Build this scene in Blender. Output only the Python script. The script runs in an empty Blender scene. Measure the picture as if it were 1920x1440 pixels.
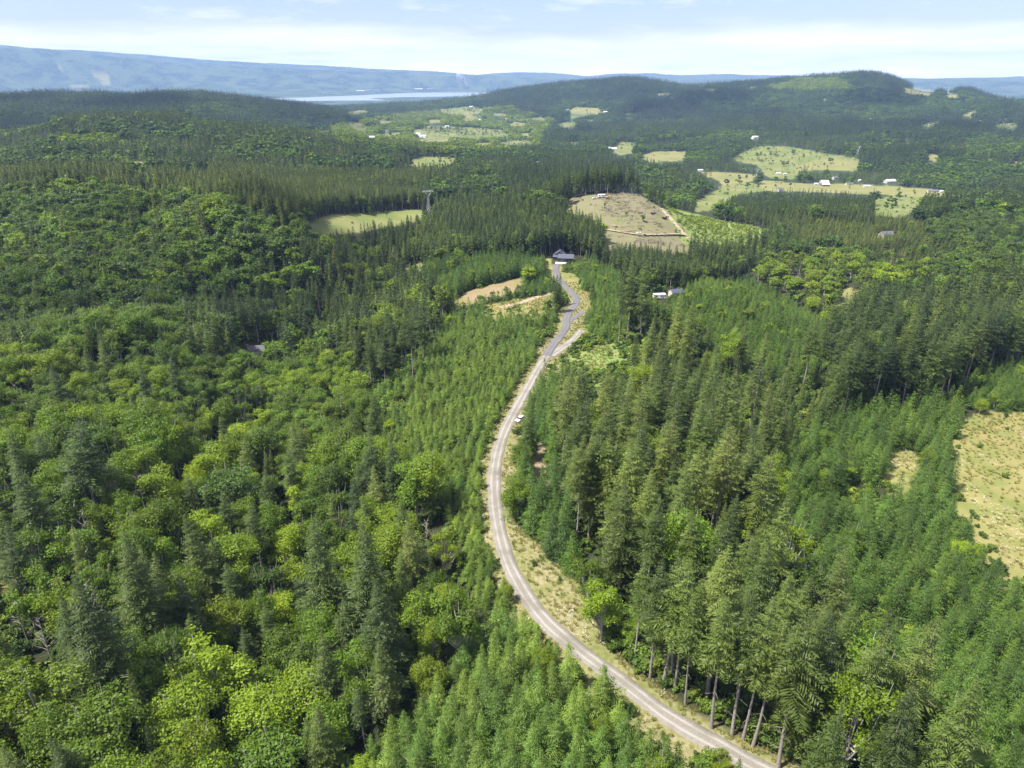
import bpy, math, random, re
import numpy as np
R = math.radians
random.seed(7)
rng = np.random.default_rng(7)
scn = bpy.context.scene
col = scn.collection

# ------------------------------------------------------------------ camera
F, PITCH, ZC = 1297.0, R(24.1), 120.0          # focal length in photo pixels (1920 wide), tilt, height
cam = bpy.data.cameras.new('camera')
cam.sensor_width = 36.0
cam.lens = 36.0 * F / 1920.0
cam.clip_start, cam.clip_end = 1.0, 120000.0
cam_o = bpy.data.objects.new('camera', cam)
cam_o.location = (0, 0, ZC)
cam_o.rotation_euler = (R(90) - PITCH, 0, 0)
col.objects.link(cam_o)
scn.camera = cam_o

# ------------------------------------------------------------------ sky, sun, exposure
SUN_EL, SUN_AZ = R(62), R(-108)                 # azimuth measured from straight ahead, negative = left
world = bpy.data.worlds.new('World')
scn.world = world
world.use_nodes = True
wn, wl = world.node_tree.nodes, world.node_tree.links
wn.clear()
def N(nodes, t, **kw):
    n = nodes.new(t)
    for k, v in kw.items():
        if k.startswith('i_'):
            n.inputs[k[2:].replace('_', ' ')].default_value = v
        else:
            setattr(n, k, v)
    return n
sky = N(wn, 'ShaderNodeTexSky', sky_type='NISHITA', sun_disc=False)
sky.sun_elevation = SUN_EL
sky.sun_rotation = SUN_AZ
sky.air_density, sky.dust_density, sky.ozone_density, sky.altitude = 1.0, 0.6, 1.2, 300
bg_sky = N(wn, 'ShaderNodeBackground'); bg_sky.inputs['Strength'].default_value = 0.068
bg_cl = N(wn, 'ShaderNodeBackground'); bg_cl.inputs['Color'].default_value = (0.97, 0.955, 1.0, 1)
tc = N(wn, 'ShaderNodeTexCoord')
sep = N(wn, 'ShaderNodeSeparateXYZ')
wl.new(tc.outputs['Generated'], sep.inputs[0])
def M(nodes, links, op, a, b=None, c=None, clamp=False):
    n = nodes.new('ShaderNodeMath'); n.operation = op; n.use_clamp = clamp
    for i, v in enumerate((a, b, c)):
        if v is None: continue
        if hasattr(v, 'links'): links.new(v, n.inputs[i])
        else: n.inputs[i].default_value = v
    return n.outputs[0]
W = lambda op, a, b=None, c=None, clamp=False: M(wn, wl, op, a, b, c, clamp)
def wnoise(scale_vec, scale, detail, rough=0.55, loc=(0, 0, 0)):
    mp = N(wn, 'ShaderNodeMapping'); mp.inputs['Scale'].default_value = scale_vec; mp.inputs['Location'].default_value = loc
    wl.new(tc.outputs['Generated'], mp.inputs[0])
    t = N(wn, 'ShaderNodeTexNoise'); t.inputs['Scale'].default_value = scale; t.inputs['Detail'].default_value = detail; t.inputs['Roughness'].default_value = rough
    wl.new(mp.outputs[0], t.inputs['Vector'])
    return t.outputs['Fac']
el = sep.outputs['Z']                            # sine of elevation
wl.new(W('MULTIPLY_ADD', W('SUBTRACT', 1.0, W('DIVIDE', W('ABSOLUTE', el), 0.05), clamp=True), 0.36, 0.60), bg_cl.inputs['Strength'])
n1 = wnoise((1, 1, 6), 2.4, 6)
n2 = wnoise((1, 1, 12), 6.0, 7, 0.62, (3, 1, 0))
# low cloud bank along the horizon: a soft upper rim at about three degrees of elevation
rim = W('ADD', 0.060, W('MULTIPLY', W('SUBTRACT', n1, 0.5), 0.075))
low = W('DIVIDE', W('SUBTRACT', rim, el), 0.022, clamp=True)
low = W('MULTIPLY', low, W('ADD', -0.10, W('MULTIPLY', n2, 1.75)), clamp=True)
# thin high wisps
n3 = wnoise((1.0, 1.0, 5.5), 5.0, 7, 0.62, (0.4, 2.2, 0.3))
wisp = W('MULTIPLY', W('SUBTRACT', n3, 0.52), 4.5, clamp=True)
wisp = W('MULTIPLY', wisp, 0.8)
n4 = wnoise((1, 1, 1), 2.2, 6, 0.6, (5, 2, 1))
over = W('MULTIPLY', W('DIVIDE', W('SUBTRACT', el, 0.22), 0.25, clamp=True), W('MULTIPLY', W('SUBTRACT', n4, 0.40), 5.0, clamp=True))  # bright overhead cloud above the frame, added to lift and whiten the shadows
cl = W('MAXIMUM', W('MAXIMUM', low, wisp), W('MULTIPLY', over, 1.0))
mixw = N(wn, 'ShaderNodeMixShader')
wl.new(cl, mixw.inputs[0]); wl.new(bg_sky.outputs[0], mixw.inputs[1]); wl.new(bg_cl.outputs[0], mixw.inputs[2])
tintn = N(wn, 'ShaderNodeMix', data_type='RGBA', blend_type='MULTIPLY'); tintn.inputs[0].default_value = 1.0
wl.new(sky.outputs[0], tintn.inputs[6]); tintn.inputs[7].default_value = (0.95, 0.90, 0.98, 1)
wl.new(tintn.outputs[2], bg_sky.inputs['Color'])
wo = N(wn, 'ShaderNodeOutputWorld'); wl.new(mixw.outputs[0], wo.inputs[0])

sun = bpy.data.lights.new('sun', 'SUN'); sun.energy = 4.5; sun.angle = R(0.6); sun.color = (1.0, 0.95, 0.86)
sun_o = bpy.data.objects.new('sun', sun)
sd = (math.sin(SUN_AZ) * math.cos(SUN_EL), math.cos(SUN_AZ) * math.cos(SUN_EL), math.sin(SUN_EL))
from mathutils import Vector
sun_o.rotation_euler = Vector(sd).to_track_quat('Z', 'Y').to_euler()
sun_o.location = (0, 0, 3000)
col.objects.link(sun_o)
scn.view_settings.view_transform = 'Standard'
scn.view_settings.look = 'None'
scn.view_settings.gamma = 1
scn.view_settings.exposure = 1.32
scn.cycles.max_bounces = 5
scn.cycles.diffuse_bounces = 3
scn.cycles.transmission_bounces = 3
scn.cycles.transparent_max_bounces = 12
scn.cycles.use_denoising = True
scn.cycles.denoising_prefilter = 'NONE'

# ------------------------------------------------------------------ projection helpers
CP, SP = math.cos(PITCH), math.sin(PITCH)
def project(x, y, z):
    x, y, z = np.asarray(x, float), np.asarray(y, float), np.asarray(z, float) - ZC
    d = y * CP - z * SP
    v = -(y * SP + z * CP)                       # down
    d = np.where(d < 1.0, 1.0, d)
    return 960 + F * x / d, 720 + F * v / d, d
def ray(px, py):
    a, b = (px - 960) / F, (py - 720) / F
    v = np.array([a, CP - b * SP, -SP - b * CP])
    return v / np.linalg.norm(v)
def elev(py):
    return math.atan((720 - py) / F) - PITCH
UH = F * CP + 580 * SP                           # azimuth column: u = 960 + UH * tan(azimuth)

# ------------------------------------------------------------------ value noise (numpy)
def vnoise(x, y, scale, seed=0, oct=3):
    out, amp, tot = 0, 1.0, 0
    x, y = np.asarray(x, float) / scale, np.asarray(y, float) / scale
    for o in range(oct):
        xi, yi = np.floor(x).astype(np.int64), np.floor(y).astype(np.int64)
        fx, fy = x - xi, y - yi
        fx, fy = fx * fx * (3 - 2 * fx), fy * fy * (3 - 2 * fy)
        def hsh(a, b):
            h = (a * 374761393 + b * 668265263 + (seed + o) * 974634777) & 0xffffffff
            h = ((h ^ (h >> 13)) * 1274126177) & 0xffffffff
            return ((h ^ (h >> 16)) & 0xffff) / 65535.0
        v = (hsh(xi, yi) * (1 - fx) + hsh(xi + 1, yi) * fx) * (1 - fy) + (hsh(xi, yi + 1) * (1 - fx) + hsh(xi + 1, yi + 1) * fx) * fy
        out = out + (v * 2 - 1) * amp; tot += amp; amp *= 0.5; x, y = x * 2.03 + 17.1, y * 2.03 - 5.7
    return out / tot

# ------------------------------------------------------------------ terrain height
def zrow(r, pts, mode='z'):
    us = np.array([p[0] for p in pts], float)
    if mode == 'z': zs = np.array([p[1] for p in pts], float)
    else: zs = np.array([ZC + r * math.tan(elev(p[1])) for p in pts])
    return r, us, zs
ROWS = [
    zrow(1, [(0, 0)]),
    zrow(340, [(0, 0), (700, -3), (960, 0), (1300, -2), (1920, -4)]),
    zrow(500, [(0, 0), (480, -5), (800, -5), (960, 0), (1050, 0), (1200, -4), (1440, -20), (1700, -14), (1920, -10)]),
    zrow(620, [(0, 8), (400, 5), (700, -8), (960, -6), (1100, -6), (1250, -10), (1440, -28), (1700, -15), (1920, -5)]),
    zrow(800, [(0, 2), (400, 0), (700, -8), (900, -12), (1100, -15), (1300, -30), (1500, -22), (1700, -15), (1920, -10)]),
    zrow(1000, [(0, 5), (400, 0), (800, -15), (1100, -25), (1400, -50), (1700, -40), (1920, -30)]),
    zrow(1500, [(0, 18), (100, 36), (320, 34), (480, 14), (640, -5), (800, -20), (960, -40), (1200, -56), (1440, -60), (1700, -58), (1920, -45)]),
    zrow(2000, [(0, -5), (300, -5), (640, -40), (960, -65), (1200, -62), (1440, -52), (1700, -50), (1920, -40)]),
    zrow(3000, [(0, 36), (200, 38), (400, 34), (470, 22), (520, 2), (600, -18), (700, -60), (960, -80), (1100, -75), (1250, -60), (1440, -35), (1600, -30), (1760, -35), (1920, -30)]),
    zrow(3700, [(0, 20), (480, -10), (640, -60), (800, -70), (960, -40), (1120, 0), (1250, 20), (1440, 50), (1600, 55), (1760, 30), (1920, 10)]),
    zrow(4400, [(0, 192), (480, 196), (600, 207), (700, 202), (800, 196), (860, 189), (930, 178), (1000, 167), (1080, 157), (1180, 150), (1230, 156), (1290, 165),
                (1420, 158), (1500, 150), (1560, 146), (1620, 139), (1660, 144), (1690, 155), (1730, 168), (1780, 174), (1810, 167), (1840, 172), (1880, 190), (1920, 210)], 'p'),
    zrow(5500, [(0, -110), (1600, -110), (1920, -90)]),
    zrow(8600, [(0, -152), (1920, -152)]),
    zrow(9500, [(0, -172), (520, -172), (640, -158), (760, -140), (900, -132), (1920, -132)]),
    zrow(10050, [(0, -138), (520, -140), (600, -156), (680, -168), (820, -148), (960, -140), (1920, -140)]),
    zrow(11000, [(0, -128), (620, -132), (720, -162), (780, -182), (1920, -150)]),
    zrow(11900, [(0, -95), (620, -105), (740, -145), (820, -185), (960, -185), (1200, -120), (1920, -100)]),
    zrow(12500, [(0, 20), (620, -40), (740, -100), (830, -170), (960, -170), (1200, -80), (1920, -60)]),
    zrow(13600, [(-200, 95), (0, 98), (100, 99), (240, 110), (330, 117), (480, 125), (560, 128), (640, 131), (720, 134), (800, 138), (960, 144), (1120, 150), (1300, 152), (1500, 151), (1690, 150), (1800, 148), (1920, 147)], 'p'),
    zrow(14900, [(0, 250), (480, 120), (960, 20), (1920, 20)]),
    zrow(16600, [(0, 94), (200, 103), (400, 115), (600, 125), (800, 133), (900, 140), (930, 137), (970, 135), (1050, 139), (1100, 142), (1150, 137), (1300, 139), (1500, 142), (1700, 146), (1920, 142)], 'p'),
    zrow(18800, [(0, -100), (1920, -100)]),
]
UG = np.linspace(-1200, 3120, 721)
KR = np.array([r for r, _, _ in ROWS], float)
ker = np.exp(-np.linspace(-2, 2, 9) ** 2); ker /= ker.sum()
KZ = []
for r, us, zs in ROWS:
    v = np.interp(UG, us, zs)
    vp = np.pad(v, 12, mode='edge')
    if r not in (4400, 16600):
        k = np.exp(-np.linspace(-2, 2, 25) ** 2); k /= k.sum()
    else: k = np.pad(ker, 8)
    KZ.append(np.convolve(vp, k, 'valid')[:721])
KZ = np.array(KZ)
hk = np.diff(KR)[:, None]; dl = np.diff(KZ, axis=0) / hk
KM = np.zeros_like(KZ)
w1, w2 = 2 * hk[1:] + hk[:-1], hk[1:] + 2 * hk[:-1]
with np.errstate(divide='ignore', invalid='ignore'):
    KM[1:-1] = np.where(dl[:-1] * dl[1:] > 0, (w1 + w2) / (w1 / dl[:-1] + w2 / dl[1:]), 0)
RAV = np.array([(-30, 40), (-44, 100), (-62, 150), (-80, 200), (-105, 270), (-112, 330), (-90, 400), (-100, 470), (-140, 560)], float)
def seg_dist(x, y, P):
    best = np.full(np.shape(x), 1e9)
    for (ax, ay), (bx, by) in zip(P[:-1], P[1:]):
        dx, dy = bx - ax, by - ay
        t = np.clip(((x - ax) * dx + (y - ay) * dy) / (dx * dx + dy * dy), 0, 1)
        best = np.minimum(best, np.hypot(x - ax - t * dx, y - ay - t * dy))
    return best
def flat(px, py, z=0.0):
    d = ray(px, py); t = (z - ZC) / d[2]; return d[0] * t, d[1] * t
RIDGE = np.array([flat(*p) for p in ((-150, 400), (60, 395), (250, 400), (430, 428), (560, 478))])
GULLY = np.array([flat(*p) for p in ((-150, 650), (60, 640), (250, 600), (420, 560), (600, 505), (690, 470))])
HOLLOW = np.array([flat(*p) for p in ((1330, 470), (1450, 505), (1580, 560), (1750, 590))])
ROAD_LINE = np.array([(40, 60), (32, 90), (-3, 160), (0, 220), (22, 330), (36, 490)], float)
def height(x, y):
    x, y = np.asarray(x, float), np.asarray(y, float)
    r = np.hypot(x, y)
    yy = np.where(y > 0.25 * r, y, 0.25 * r + 1e-6)
    u = np.clip(960 + UH * x / yy, UG[0], UG[-1] - 1e-6)
    fu = (u - UG[0]) / (UG[1] - UG[0]); iu = np.minimum(fu.astype(int), 719); fu = fu - iu
    rc = np.clip(r, KR[0], KR[-1] - 1)
    k = np.clip(np.searchsorted(KR, rc, 'right') - 1, 0, len(KR) - 2)
    h = KR[k + 1] - KR[k]; t = (rc - KR[k]) / h
    g = lambda A, kk: A[kk, iu] * (1 - fu) + A[kk, iu + 1] * fu
    z0, z1, m0, m1 = g(KZ, k), g(KZ, k + 1), g(KM, k), g(KM, k + 1)
    t2, t3 = t * t, t * t * t
    z = z0 * (2 * t3 - 3 * t2 + 1) + h * m0 * (t3 - 2 * t2 + t) + z1 * (3 * t2 - 2 * t3) + h * m1 * (t3 - t2)
    near = r < 1200
    dr = seg_dist(x, y, RAV)
    z = z - np.where(near, 20 * np.exp(-(dr / 30.0) ** 2), 0)
    z = z + np.where(near, 33 * np.exp(-((x - 95) / 85.0) ** 2 - ((y - 656) / 60.0) ** 2), 0)
    z = z + np.where(near, 14 * np.exp(-((x - 118) / 45.0) ** 2 - ((y - 375) / 60.0) ** 2), 0)
    droad = seg_dist(x, y, ROAD_LINE)
    amp = np.interp(r, [0, 200, 600, 1500, 3300, 4300, 5000, 8600, 9000, 11500, 12300, 13000, 13600, 30000], [0, 1.5, 4, 13, 30, 7, 12, 10, 0, 0, 30, 62, 42, 30]) * np.clip((droad - 12) / 40, 0, 1)
    z = z + np.where((x < -50) & near, np.clip((-50 - x) / 60, 0, 1) * np.interp(r, [0, 220, 330, 800, 1100], [0, 0, 11, 14, 0]) * vnoise(x, y, 105, 33, 2), 0)
    m = near & (r > 200)
    z = z + np.where(m, 21 * np.exp(-(seg_dist(x, y, RIDGE) / 60.0) ** 2) - 17 * np.exp(-(seg_dist(x, y, GULLY) / 48.0) ** 2) - 13 * np.exp(-(seg_dist(x, y, HOLLOW) / 42.0) ** 2), 0)
    z = z + amp * vnoise(x, y, 230, 3, 3) * (r < 6000) + amp * vnoise(x, y, 900, 5, 4) * (r >= 6000)
    return z
def at(px, py, zoff=0.0):
    """the ground point that the photo shows at a pixel"""
    d = ray(px, py)
    t = np.concatenate([np.arange(60, 1500, 0.5), np.arange(1500, 32000, 6.0)])
    X, Y, Z = d[0] * t, d[1] * t, ZC + d[2] * t
    below = Z <= height(X, Y) + zoff
    i = int(np.argmax(below)) if below.any() else len(t) - 1
    return float(X[i]), float(Y[i]), float(height(X[i], Y[i]))

def poly(pts):
    return np.array(pts, float)
def inside(px, py, P):
    x1, y1 = P[:, 0], P[:, 1]; x2, y2 = np.roll(x1, -1), np.roll(y1, -1)
    c = np.zeros(np.shape(px), bool)
    for a, b, e, f in zip(x1, y1, x2, y2):
        if b == f: continue
        c ^= ((b > py) != (f > py)) & (px < (e - a) * (py - b) / (f - b) + a)
    return c

# ------------------------------------------------------------------ roads (centre lines as seen, unprojected to the ground)
def smooth_line(P, step=2.0):
    P = np.array(P, float)
    Q = P.copy()
    for _ in range(3):                           # Chaikin
        a = Q[:-1] * .75 + Q[1:] * .25; b = Q[:-1] * .25 + Q[1:] * .75
        Q = np.vstack([Q[:1], np.stack([a, b], 1).reshape(-1, 2), Q[-1:]])
    s = np.r_[0, np.cumsum(np.hypot(*np.diff(Q, axis=0).T))]
    n = max(2, int(s[-1] / step))
    t = np.linspace(0, s[-1], n)
    return np.c_[np.interp(t, s, Q[:, 0]), np.interp(t, s, Q[:, 1])]
PX_GRAVEL = [(1520, 1490), (1413, 1437), (1367, 1410), (1300, 1374), (1257, 1348), (1213, 1316), (1165, 1279), (1120, 1246), (1063, 1202), (1023, 1168), (987, 1122), (952, 1057), (937, 1003),
             (930, 960), (926, 913), (928, 877), (937, 833), (953, 793), (977, 750), (1003, 703), (1027, 664), (1036, 648)]
PX_DARK = [(1024, 668), (1036, 648), (1055, 625), (1063, 612), (1061, 600), (1067, 584), (1080, 572), (1082, 560), (1070, 547), (1055, 533), (1046, 521), (1042, 508), (1043, 496)]
PX_SPUR = [(1066, 604), (1080, 594), (1094, 585)]
PX_SPUR2 = [(1032, 668), (1050, 655), (1075, 640), (1092, 620)]
xy = lambda L: np.array([at(*p)[:2] for p in L])
L_GRAVEL = smooth_line(xy(PX_GRAVEL)); L_DARK = smooth_line(xy(PX_DARK)); L_SPUR = smooth_line(xy(PX_SPUR)); L_SPUR2 = smooth_line(xy(PX_SPUR2))
ALLROAD = [(L_GRAVEL, 2.2), (L_DARK, 2.2), (L_SPUR, 1.6), (L_SPUR2, 2.2)]
def road_dist(x, y):
    d = np.full(np.shape(x), 1e9)
    for L, w in ALLROAD: d = np.minimum(d, seg_dist(x, y, L[::3] if len(L) > 9 else L) - w)
    return d

# ------------------------------------------------------------------ ground cover zones, outlined where the photo shows them
CLEAR = [  # cover, outline
    ('verge', [(1005, 648), (1020, 655), (990, 700), (968, 740), (945, 785), (920, 830), (905, 873), (905, 945), (920, 1010), (945, 1080), (962, 1130), (995, 1175), (1060, 1232), (1130, 1290), (1250, 1370), (1380, 1445), (1470, 1490),
               (1540, 1490), (1467, 1437), (1413, 1403), (1367, 1377), (1280, 1330), (1207, 1270), (1153, 1227), (1120, 1167), (1095, 1127), (1083, 1083), (1030, 1047), (1013, 1020), (973, 987), (962, 950), (970, 913), (977, 873), (960, 840), (973, 787), (990, 745), (1025, 690)]),
    ('soil', [(988, 872), (1012, 828), (1030, 840), (1035, 868), (1005, 885)]),
    ('verge', [(1028, 664), (1066, 612), (1096, 588), (1098, 612), (1088, 640), (1068, 662), (1040, 690), (1022, 690)]),
    ('scrub', [(1088, 640), (1100, 600), (1180, 640), (1185, 670), (1160, 690), (1075, 706), (1066, 664)]),
    ('dry', [(1088, 672), (1110, 652), (1140, 648), (1158, 664), (1140, 688), (1100, 694)]),
    ('dry', [(1060, 512), (1082, 516), (1092, 540), (1110, 552), (1094, 585), (1060, 622), (1040, 610), (1050, 590), (1070, 560), (1050, 530), (1036, 518)]),
    ('dry', [(1022, 484), (1036, 478), (1040, 505), (1026, 496)]),
    ('dry', [(1795, 795), (1830, 772), (1920, 775), (2150, 780), (2150, 1180), (1920, 1090), (1872, 1040), (1830, 960), (1790, 890), (1800, 835)]),
    ('dry', [(1655, 850), (1700, 838), (1728, 852), (1722, 885), (1680, 895)]),
    ('red', [(842, 563), (870, 548), (930, 530), (975, 517), (988, 526), (960, 537), (925, 546), (890, 556), (868, 562), (845, 569)]),
    ('dry', [(905, 573), (960, 562), (1040, 549), (1046, 553), (1022, 570), (1012, 584), (985, 582), (975, 575), (930, 586)]),
    ('cut', [(1055, 374), (1130, 364), (1170, 361), (1200, 366), (1235, 388), (1262, 410), (1297, 448), (1292, 462), (1220, 458), (1125, 452), (1142, 425), (1125, 400), (1070, 386)]),
    ('scrub', [(1245, 385), (1330, 408), (1440, 430), (1450, 460), (1380, 475), (1300, 460), (1270, 420)]),
    ('green', [(566, 421), (620, 403), (780, 393), (812, 400), (792, 406), (720, 416), (650, 428), (600, 432)]),
    ('gold', [(1310, 321), (1420, 326), (1410, 334), (1360, 346), (1350, 334)]),
    ('green', [(1420, 326), (1360, 346), (1300, 380), (1305, 392), (1340, 384), (1385, 360), (1440, 352), (1400, 340)]),
    ('gold', [(1425, 338), (1530, 345), (1580, 345), (1680, 349), (1770, 357), (1768, 364), (1650, 360), (1540, 354), (1430, 352)]),
    ('green', [(1372, 296), (1420, 273), (1480, 275), (1560, 290), (1612, 296), (1606, 312), (1560, 314), (1500, 316), (1490, 332), (1440, 327), (1420, 306)]),
    ('gold', [(1488, 314), (1540, 297), (1590, 299), (1617, 308), (1600, 316), (1540, 315)]),
    ('green', [(1640, 372), (1720, 364), (1735, 380), (1690, 400), (1640, 395)]),
    ('gold', [(1195, 292), (1230, 284), (1290, 283), (1280, 297), (1220, 300)]),
    ('green', [(755, 303), (800, 293), (855, 296), (850, 306), (800, 312)]),
    ('green', [(1145, 278), (1165, 266), (1192, 268), (1190, 282), (1165, 288)]),
    ('gold', [(1062, 208), (1080, 200), (1125, 203), (1130, 210), (1090, 215)]),
    ('gold', [(1805, 214), (1822, 207), (1832, 210), (1828, 220), (1808, 221)]),
    ('gold', [(1730, 296), (1745, 289), (1762, 292), (1758, 299)]),
    ('gold', [(640, 212), (675, 206), (700, 209), (660, 215)]),
    ('green', [(770, 246), (800, 236), (880, 238), (940, 243), (960, 256), (880, 258), (800, 258)]),
    *[('green' if i_ % 3 else 'gold', [(cx - w, cy), (cx - w * .3, cy - h), (cx + w * .6, cy - h * .8), (cx + w, cy + h * .2), (cx + w * .2, cy + h), (cx - w * .6, cy + h * .7)]) for i_, (cx, cy, w, h) in enumerate([(815, 226, 22, 2.4), (890, 219, 18, 2), (935, 214, 16, 2), (970, 232, 22, 2.6), (1010, 222, 16, 2), (850, 247, 26, 2.2), (720, 228, 20, 2), (680, 240, 22, 2.2), (610, 246, 20, 2), (985, 252, 22, 2.5), (905, 270, 20, 2), (1075, 218, 14, 1.6), (1105, 226, 13, 1.6), (1180, 214, 12, 1.4), (1330, 168, 16, 1.6), (1245, 176, 18, 1.6), (1410, 164, 14, 1.5), (1850, 214, 12, 1.5), (1885, 222, 12, 1.5), (1560, 240, 10, 1.4), (570, 218, 12, 1.3), (345, 207, 18, 1.2), (1075, 268, 14, 1.8), (1700, 262, 12, 1.6), (1905, 305, 14, 2.5)])],
    ('green', [(700, 252), (740, 247), (765, 250), (730, 256)]), ('gold', [(640, 232), (668, 229), (690, 232), (660, 236)]), ('green', [(930, 268), (985, 262), (1000, 268), (950, 274)]), ('gold', [(775, 262), (830, 259), (850, 263), (800, 267)]), ('green', [(1040, 232), (1075, 228), (1090, 232), (1060, 237)]), ('gold', [(1540, 186), (1552, 184), (1556, 187), (1544, 189)]), ('green', [(1720, 236), (1760, 226), (1770, 230), (1735, 240)]), ('green', [(1860, 235), (1900, 230), (1910, 236), (1875, 241)]),
    ('green', [(820, 206), (870, 200), (910, 204), (900, 212), (840, 213)]),
    ('gold', [(865, 212), (890, 210), (888, 226), (866, 226)]),
    ('dry', [(1690, 164), (1720, 166), (1760, 171), (1745, 176), (1700, 172)]),
    ('dry', [(1770, 173), (1800, 176), (1800, 182), (1772, 180)]),
    ('green', [(750, 503), (790, 496), (800, 503), (760, 508)]),
    ('gold', [(1560, 558), (1590, 540), (1612, 545), (1600, 566), (1570, 570)]),
    ('dry', [(0, 1088), (22, 1080), (24, 1105), (0, 1125), (-60, 1140), (-60, 1085)]),
    ('gold', [(240, 352), (265, 345), (290, 343), (285, 352), (250, 358)]),
    ('green', [(240, 314), (300, 308), (330, 300), (250, 302)]),
    ('dry', [(165, 150), (180, 140), (205, 138), (210, 158), (185, 160), (195, 148)]),
    ('dry', [(132, 160), (160, 157), (165, 162), (135, 164)]),
    ('dry', [(95, 128), (115, 127), (130, 136), (110, 136)]),
    ('dry', [(1450, 150), (1560, 142), (1640, 158), (1600, 170), (1500, 170)]) if False else ('green', [(1235, 410), (1240, 408), (1242, 412), (1236, 413)]),
]
CLEAR = [(k, poly(p)) for k, p in CLEAR]
COVERS = ['dry', 'verge', 'soil', 'red', 'cut', 'scrub', 'green', 'gold']

# ------------------------------------------------------------------ mesh helpers
def new_mesh(name, verts, faces, mats=(), mat_idx=None, smooth=False):
    me = bpy.data.meshes.new(name)
    verts = np.asarray(verts, np.float32); faces = np.asarray(faces, np.int32)
    nf, k = faces.shape
    me.vertices.add(len(verts)); me.vertices.foreach_set('co', verts.ravel())
    me.loops.add(nf * k); me.loops.foreach_set('vertex_index', faces.ravel())
    me.polygons.add(nf); me.polygons.foreach_set('loop_start', np.arange(0, nf * k, k, dtype=np.int32))
    for m in mats: me.materials.append(m)
    if mat_idx is not None: me.polygons.foreach_set('material_index', np.asarray(mat_idx, np.int32))
    if smooth: me.polygons.foreach_set('use_smooth', np.ones(nf, bool))
    me.update(calc_edges=True)
    return me
def tag(o, label=None, cat=None, group=None, kind=None):
    if label: o['label'] = label
    if cat: o['category'] = cat
    if group: o['group'] = group
    if kind: o['kind'] = kind
    return o
def link(name, me, parent=None):
    o = bpy.data.objects.new(name, me); col.objects.link(o)
    if parent is not None: o.parent = parent
    return o
def empty(name, loc, rz=0.0, s=1.0):
    o = bpy.data.objects.new(name, None); col.objects.link(o)
    o.empty_display_size = 0.5
    o.location = loc; o.rotation_euler = (0, 0, rz); o.scale = (s, s, s)
    return o
class MB:
    """collects solid shapes (quads) for one mesh"""
    def __init__(s): s.v, s.f, s.n = [], [], 0
    def add(s, v, f):
        s.v.append(np.asarray(v, float)); s.f.append(np.asarray(f, int) + s.n); s.n += len(v); return s
    def box(s, x0, x1, y0, y1, z0, z1):
        v = [(x0, y0, z0), (x1, y0, z0), (x1, y1, z0), (x0, y1, z0), (x0, y0, z1), (x1, y0, z1), (x1, y1, z1), (x0, y1, z1)]
        return s.add(v, [(0, 3, 2, 1), (4, 5, 6, 7), (0, 1, 5, 4), (1, 2, 6, 5), (2, 3, 7, 6), (3, 0, 4, 7)])
    def tube(s, p, r, n=6):
        p = np.asarray(p, float); V = []
        for i in range(len(p)):
            t = p[min(i + 1, len(p) - 1)] - p[max(i - 1, 0)]; t /= np.linalg.norm(t) + 1e-9
            a = np.cross(t, (0.31, 0.95, 0.05)); a /= np.linalg.norm(a) + 1e-9; b = np.cross(t, a)
            for k in range(n):
                th = 2 * math.pi * k / n; V.append(p[i] + r[i] * (a * math.cos(th) + b * math.sin(th)))
        fs = [(i * n + k, i * n + (k + 1) % n, (i + 1) * n + (k + 1) % n, (i + 1) * n + k) for i in range(len(p) - 1) for k in range(n)]
        return s.add(V, fs)
    def bar(s, a, b, w): return s.tube([a, b], [w, w], 4)
    def prism(s, prof, y0, y1):
        """a profile in x,z swept along y; caps built from quads (4 or 6 points)"""
        n = len(prof)
        v = [(x, y0, z) for x, z in prof] + [(x, y1, z) for x, z in prof]
        f = [(i, (i + 1) % n, n + (i + 1) % n, n + i) for i in range(n)]
        for k in range(1, n - 2, 2):
            f.append((0, k + 2, k + 1, k)); f.append((n, n + k, n + k + 1, n + k + 2))
        if n % 2: f += [(0, n - 1, n - 2, n - 2), (n, n + n - 2, n + n - 1, n + n - 1)]
        return s.add(v, f)
    def build(s, name, m, parent=None, smooth=False):
        fs = np.vstack(s.f)
        me = bpy.data.meshes.new(name)
        me.from_pydata(np.vstack(s.v).tolist(), [], [tuple(dict.fromkeys(f)) for f in fs.tolist()])
        me.materials.append(m)
        if smooth: me.polygons.foreach_set('use_smooth', np.ones(len(me.polygons), bool))
        me.update()
        return link(name, me, parent)

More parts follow.
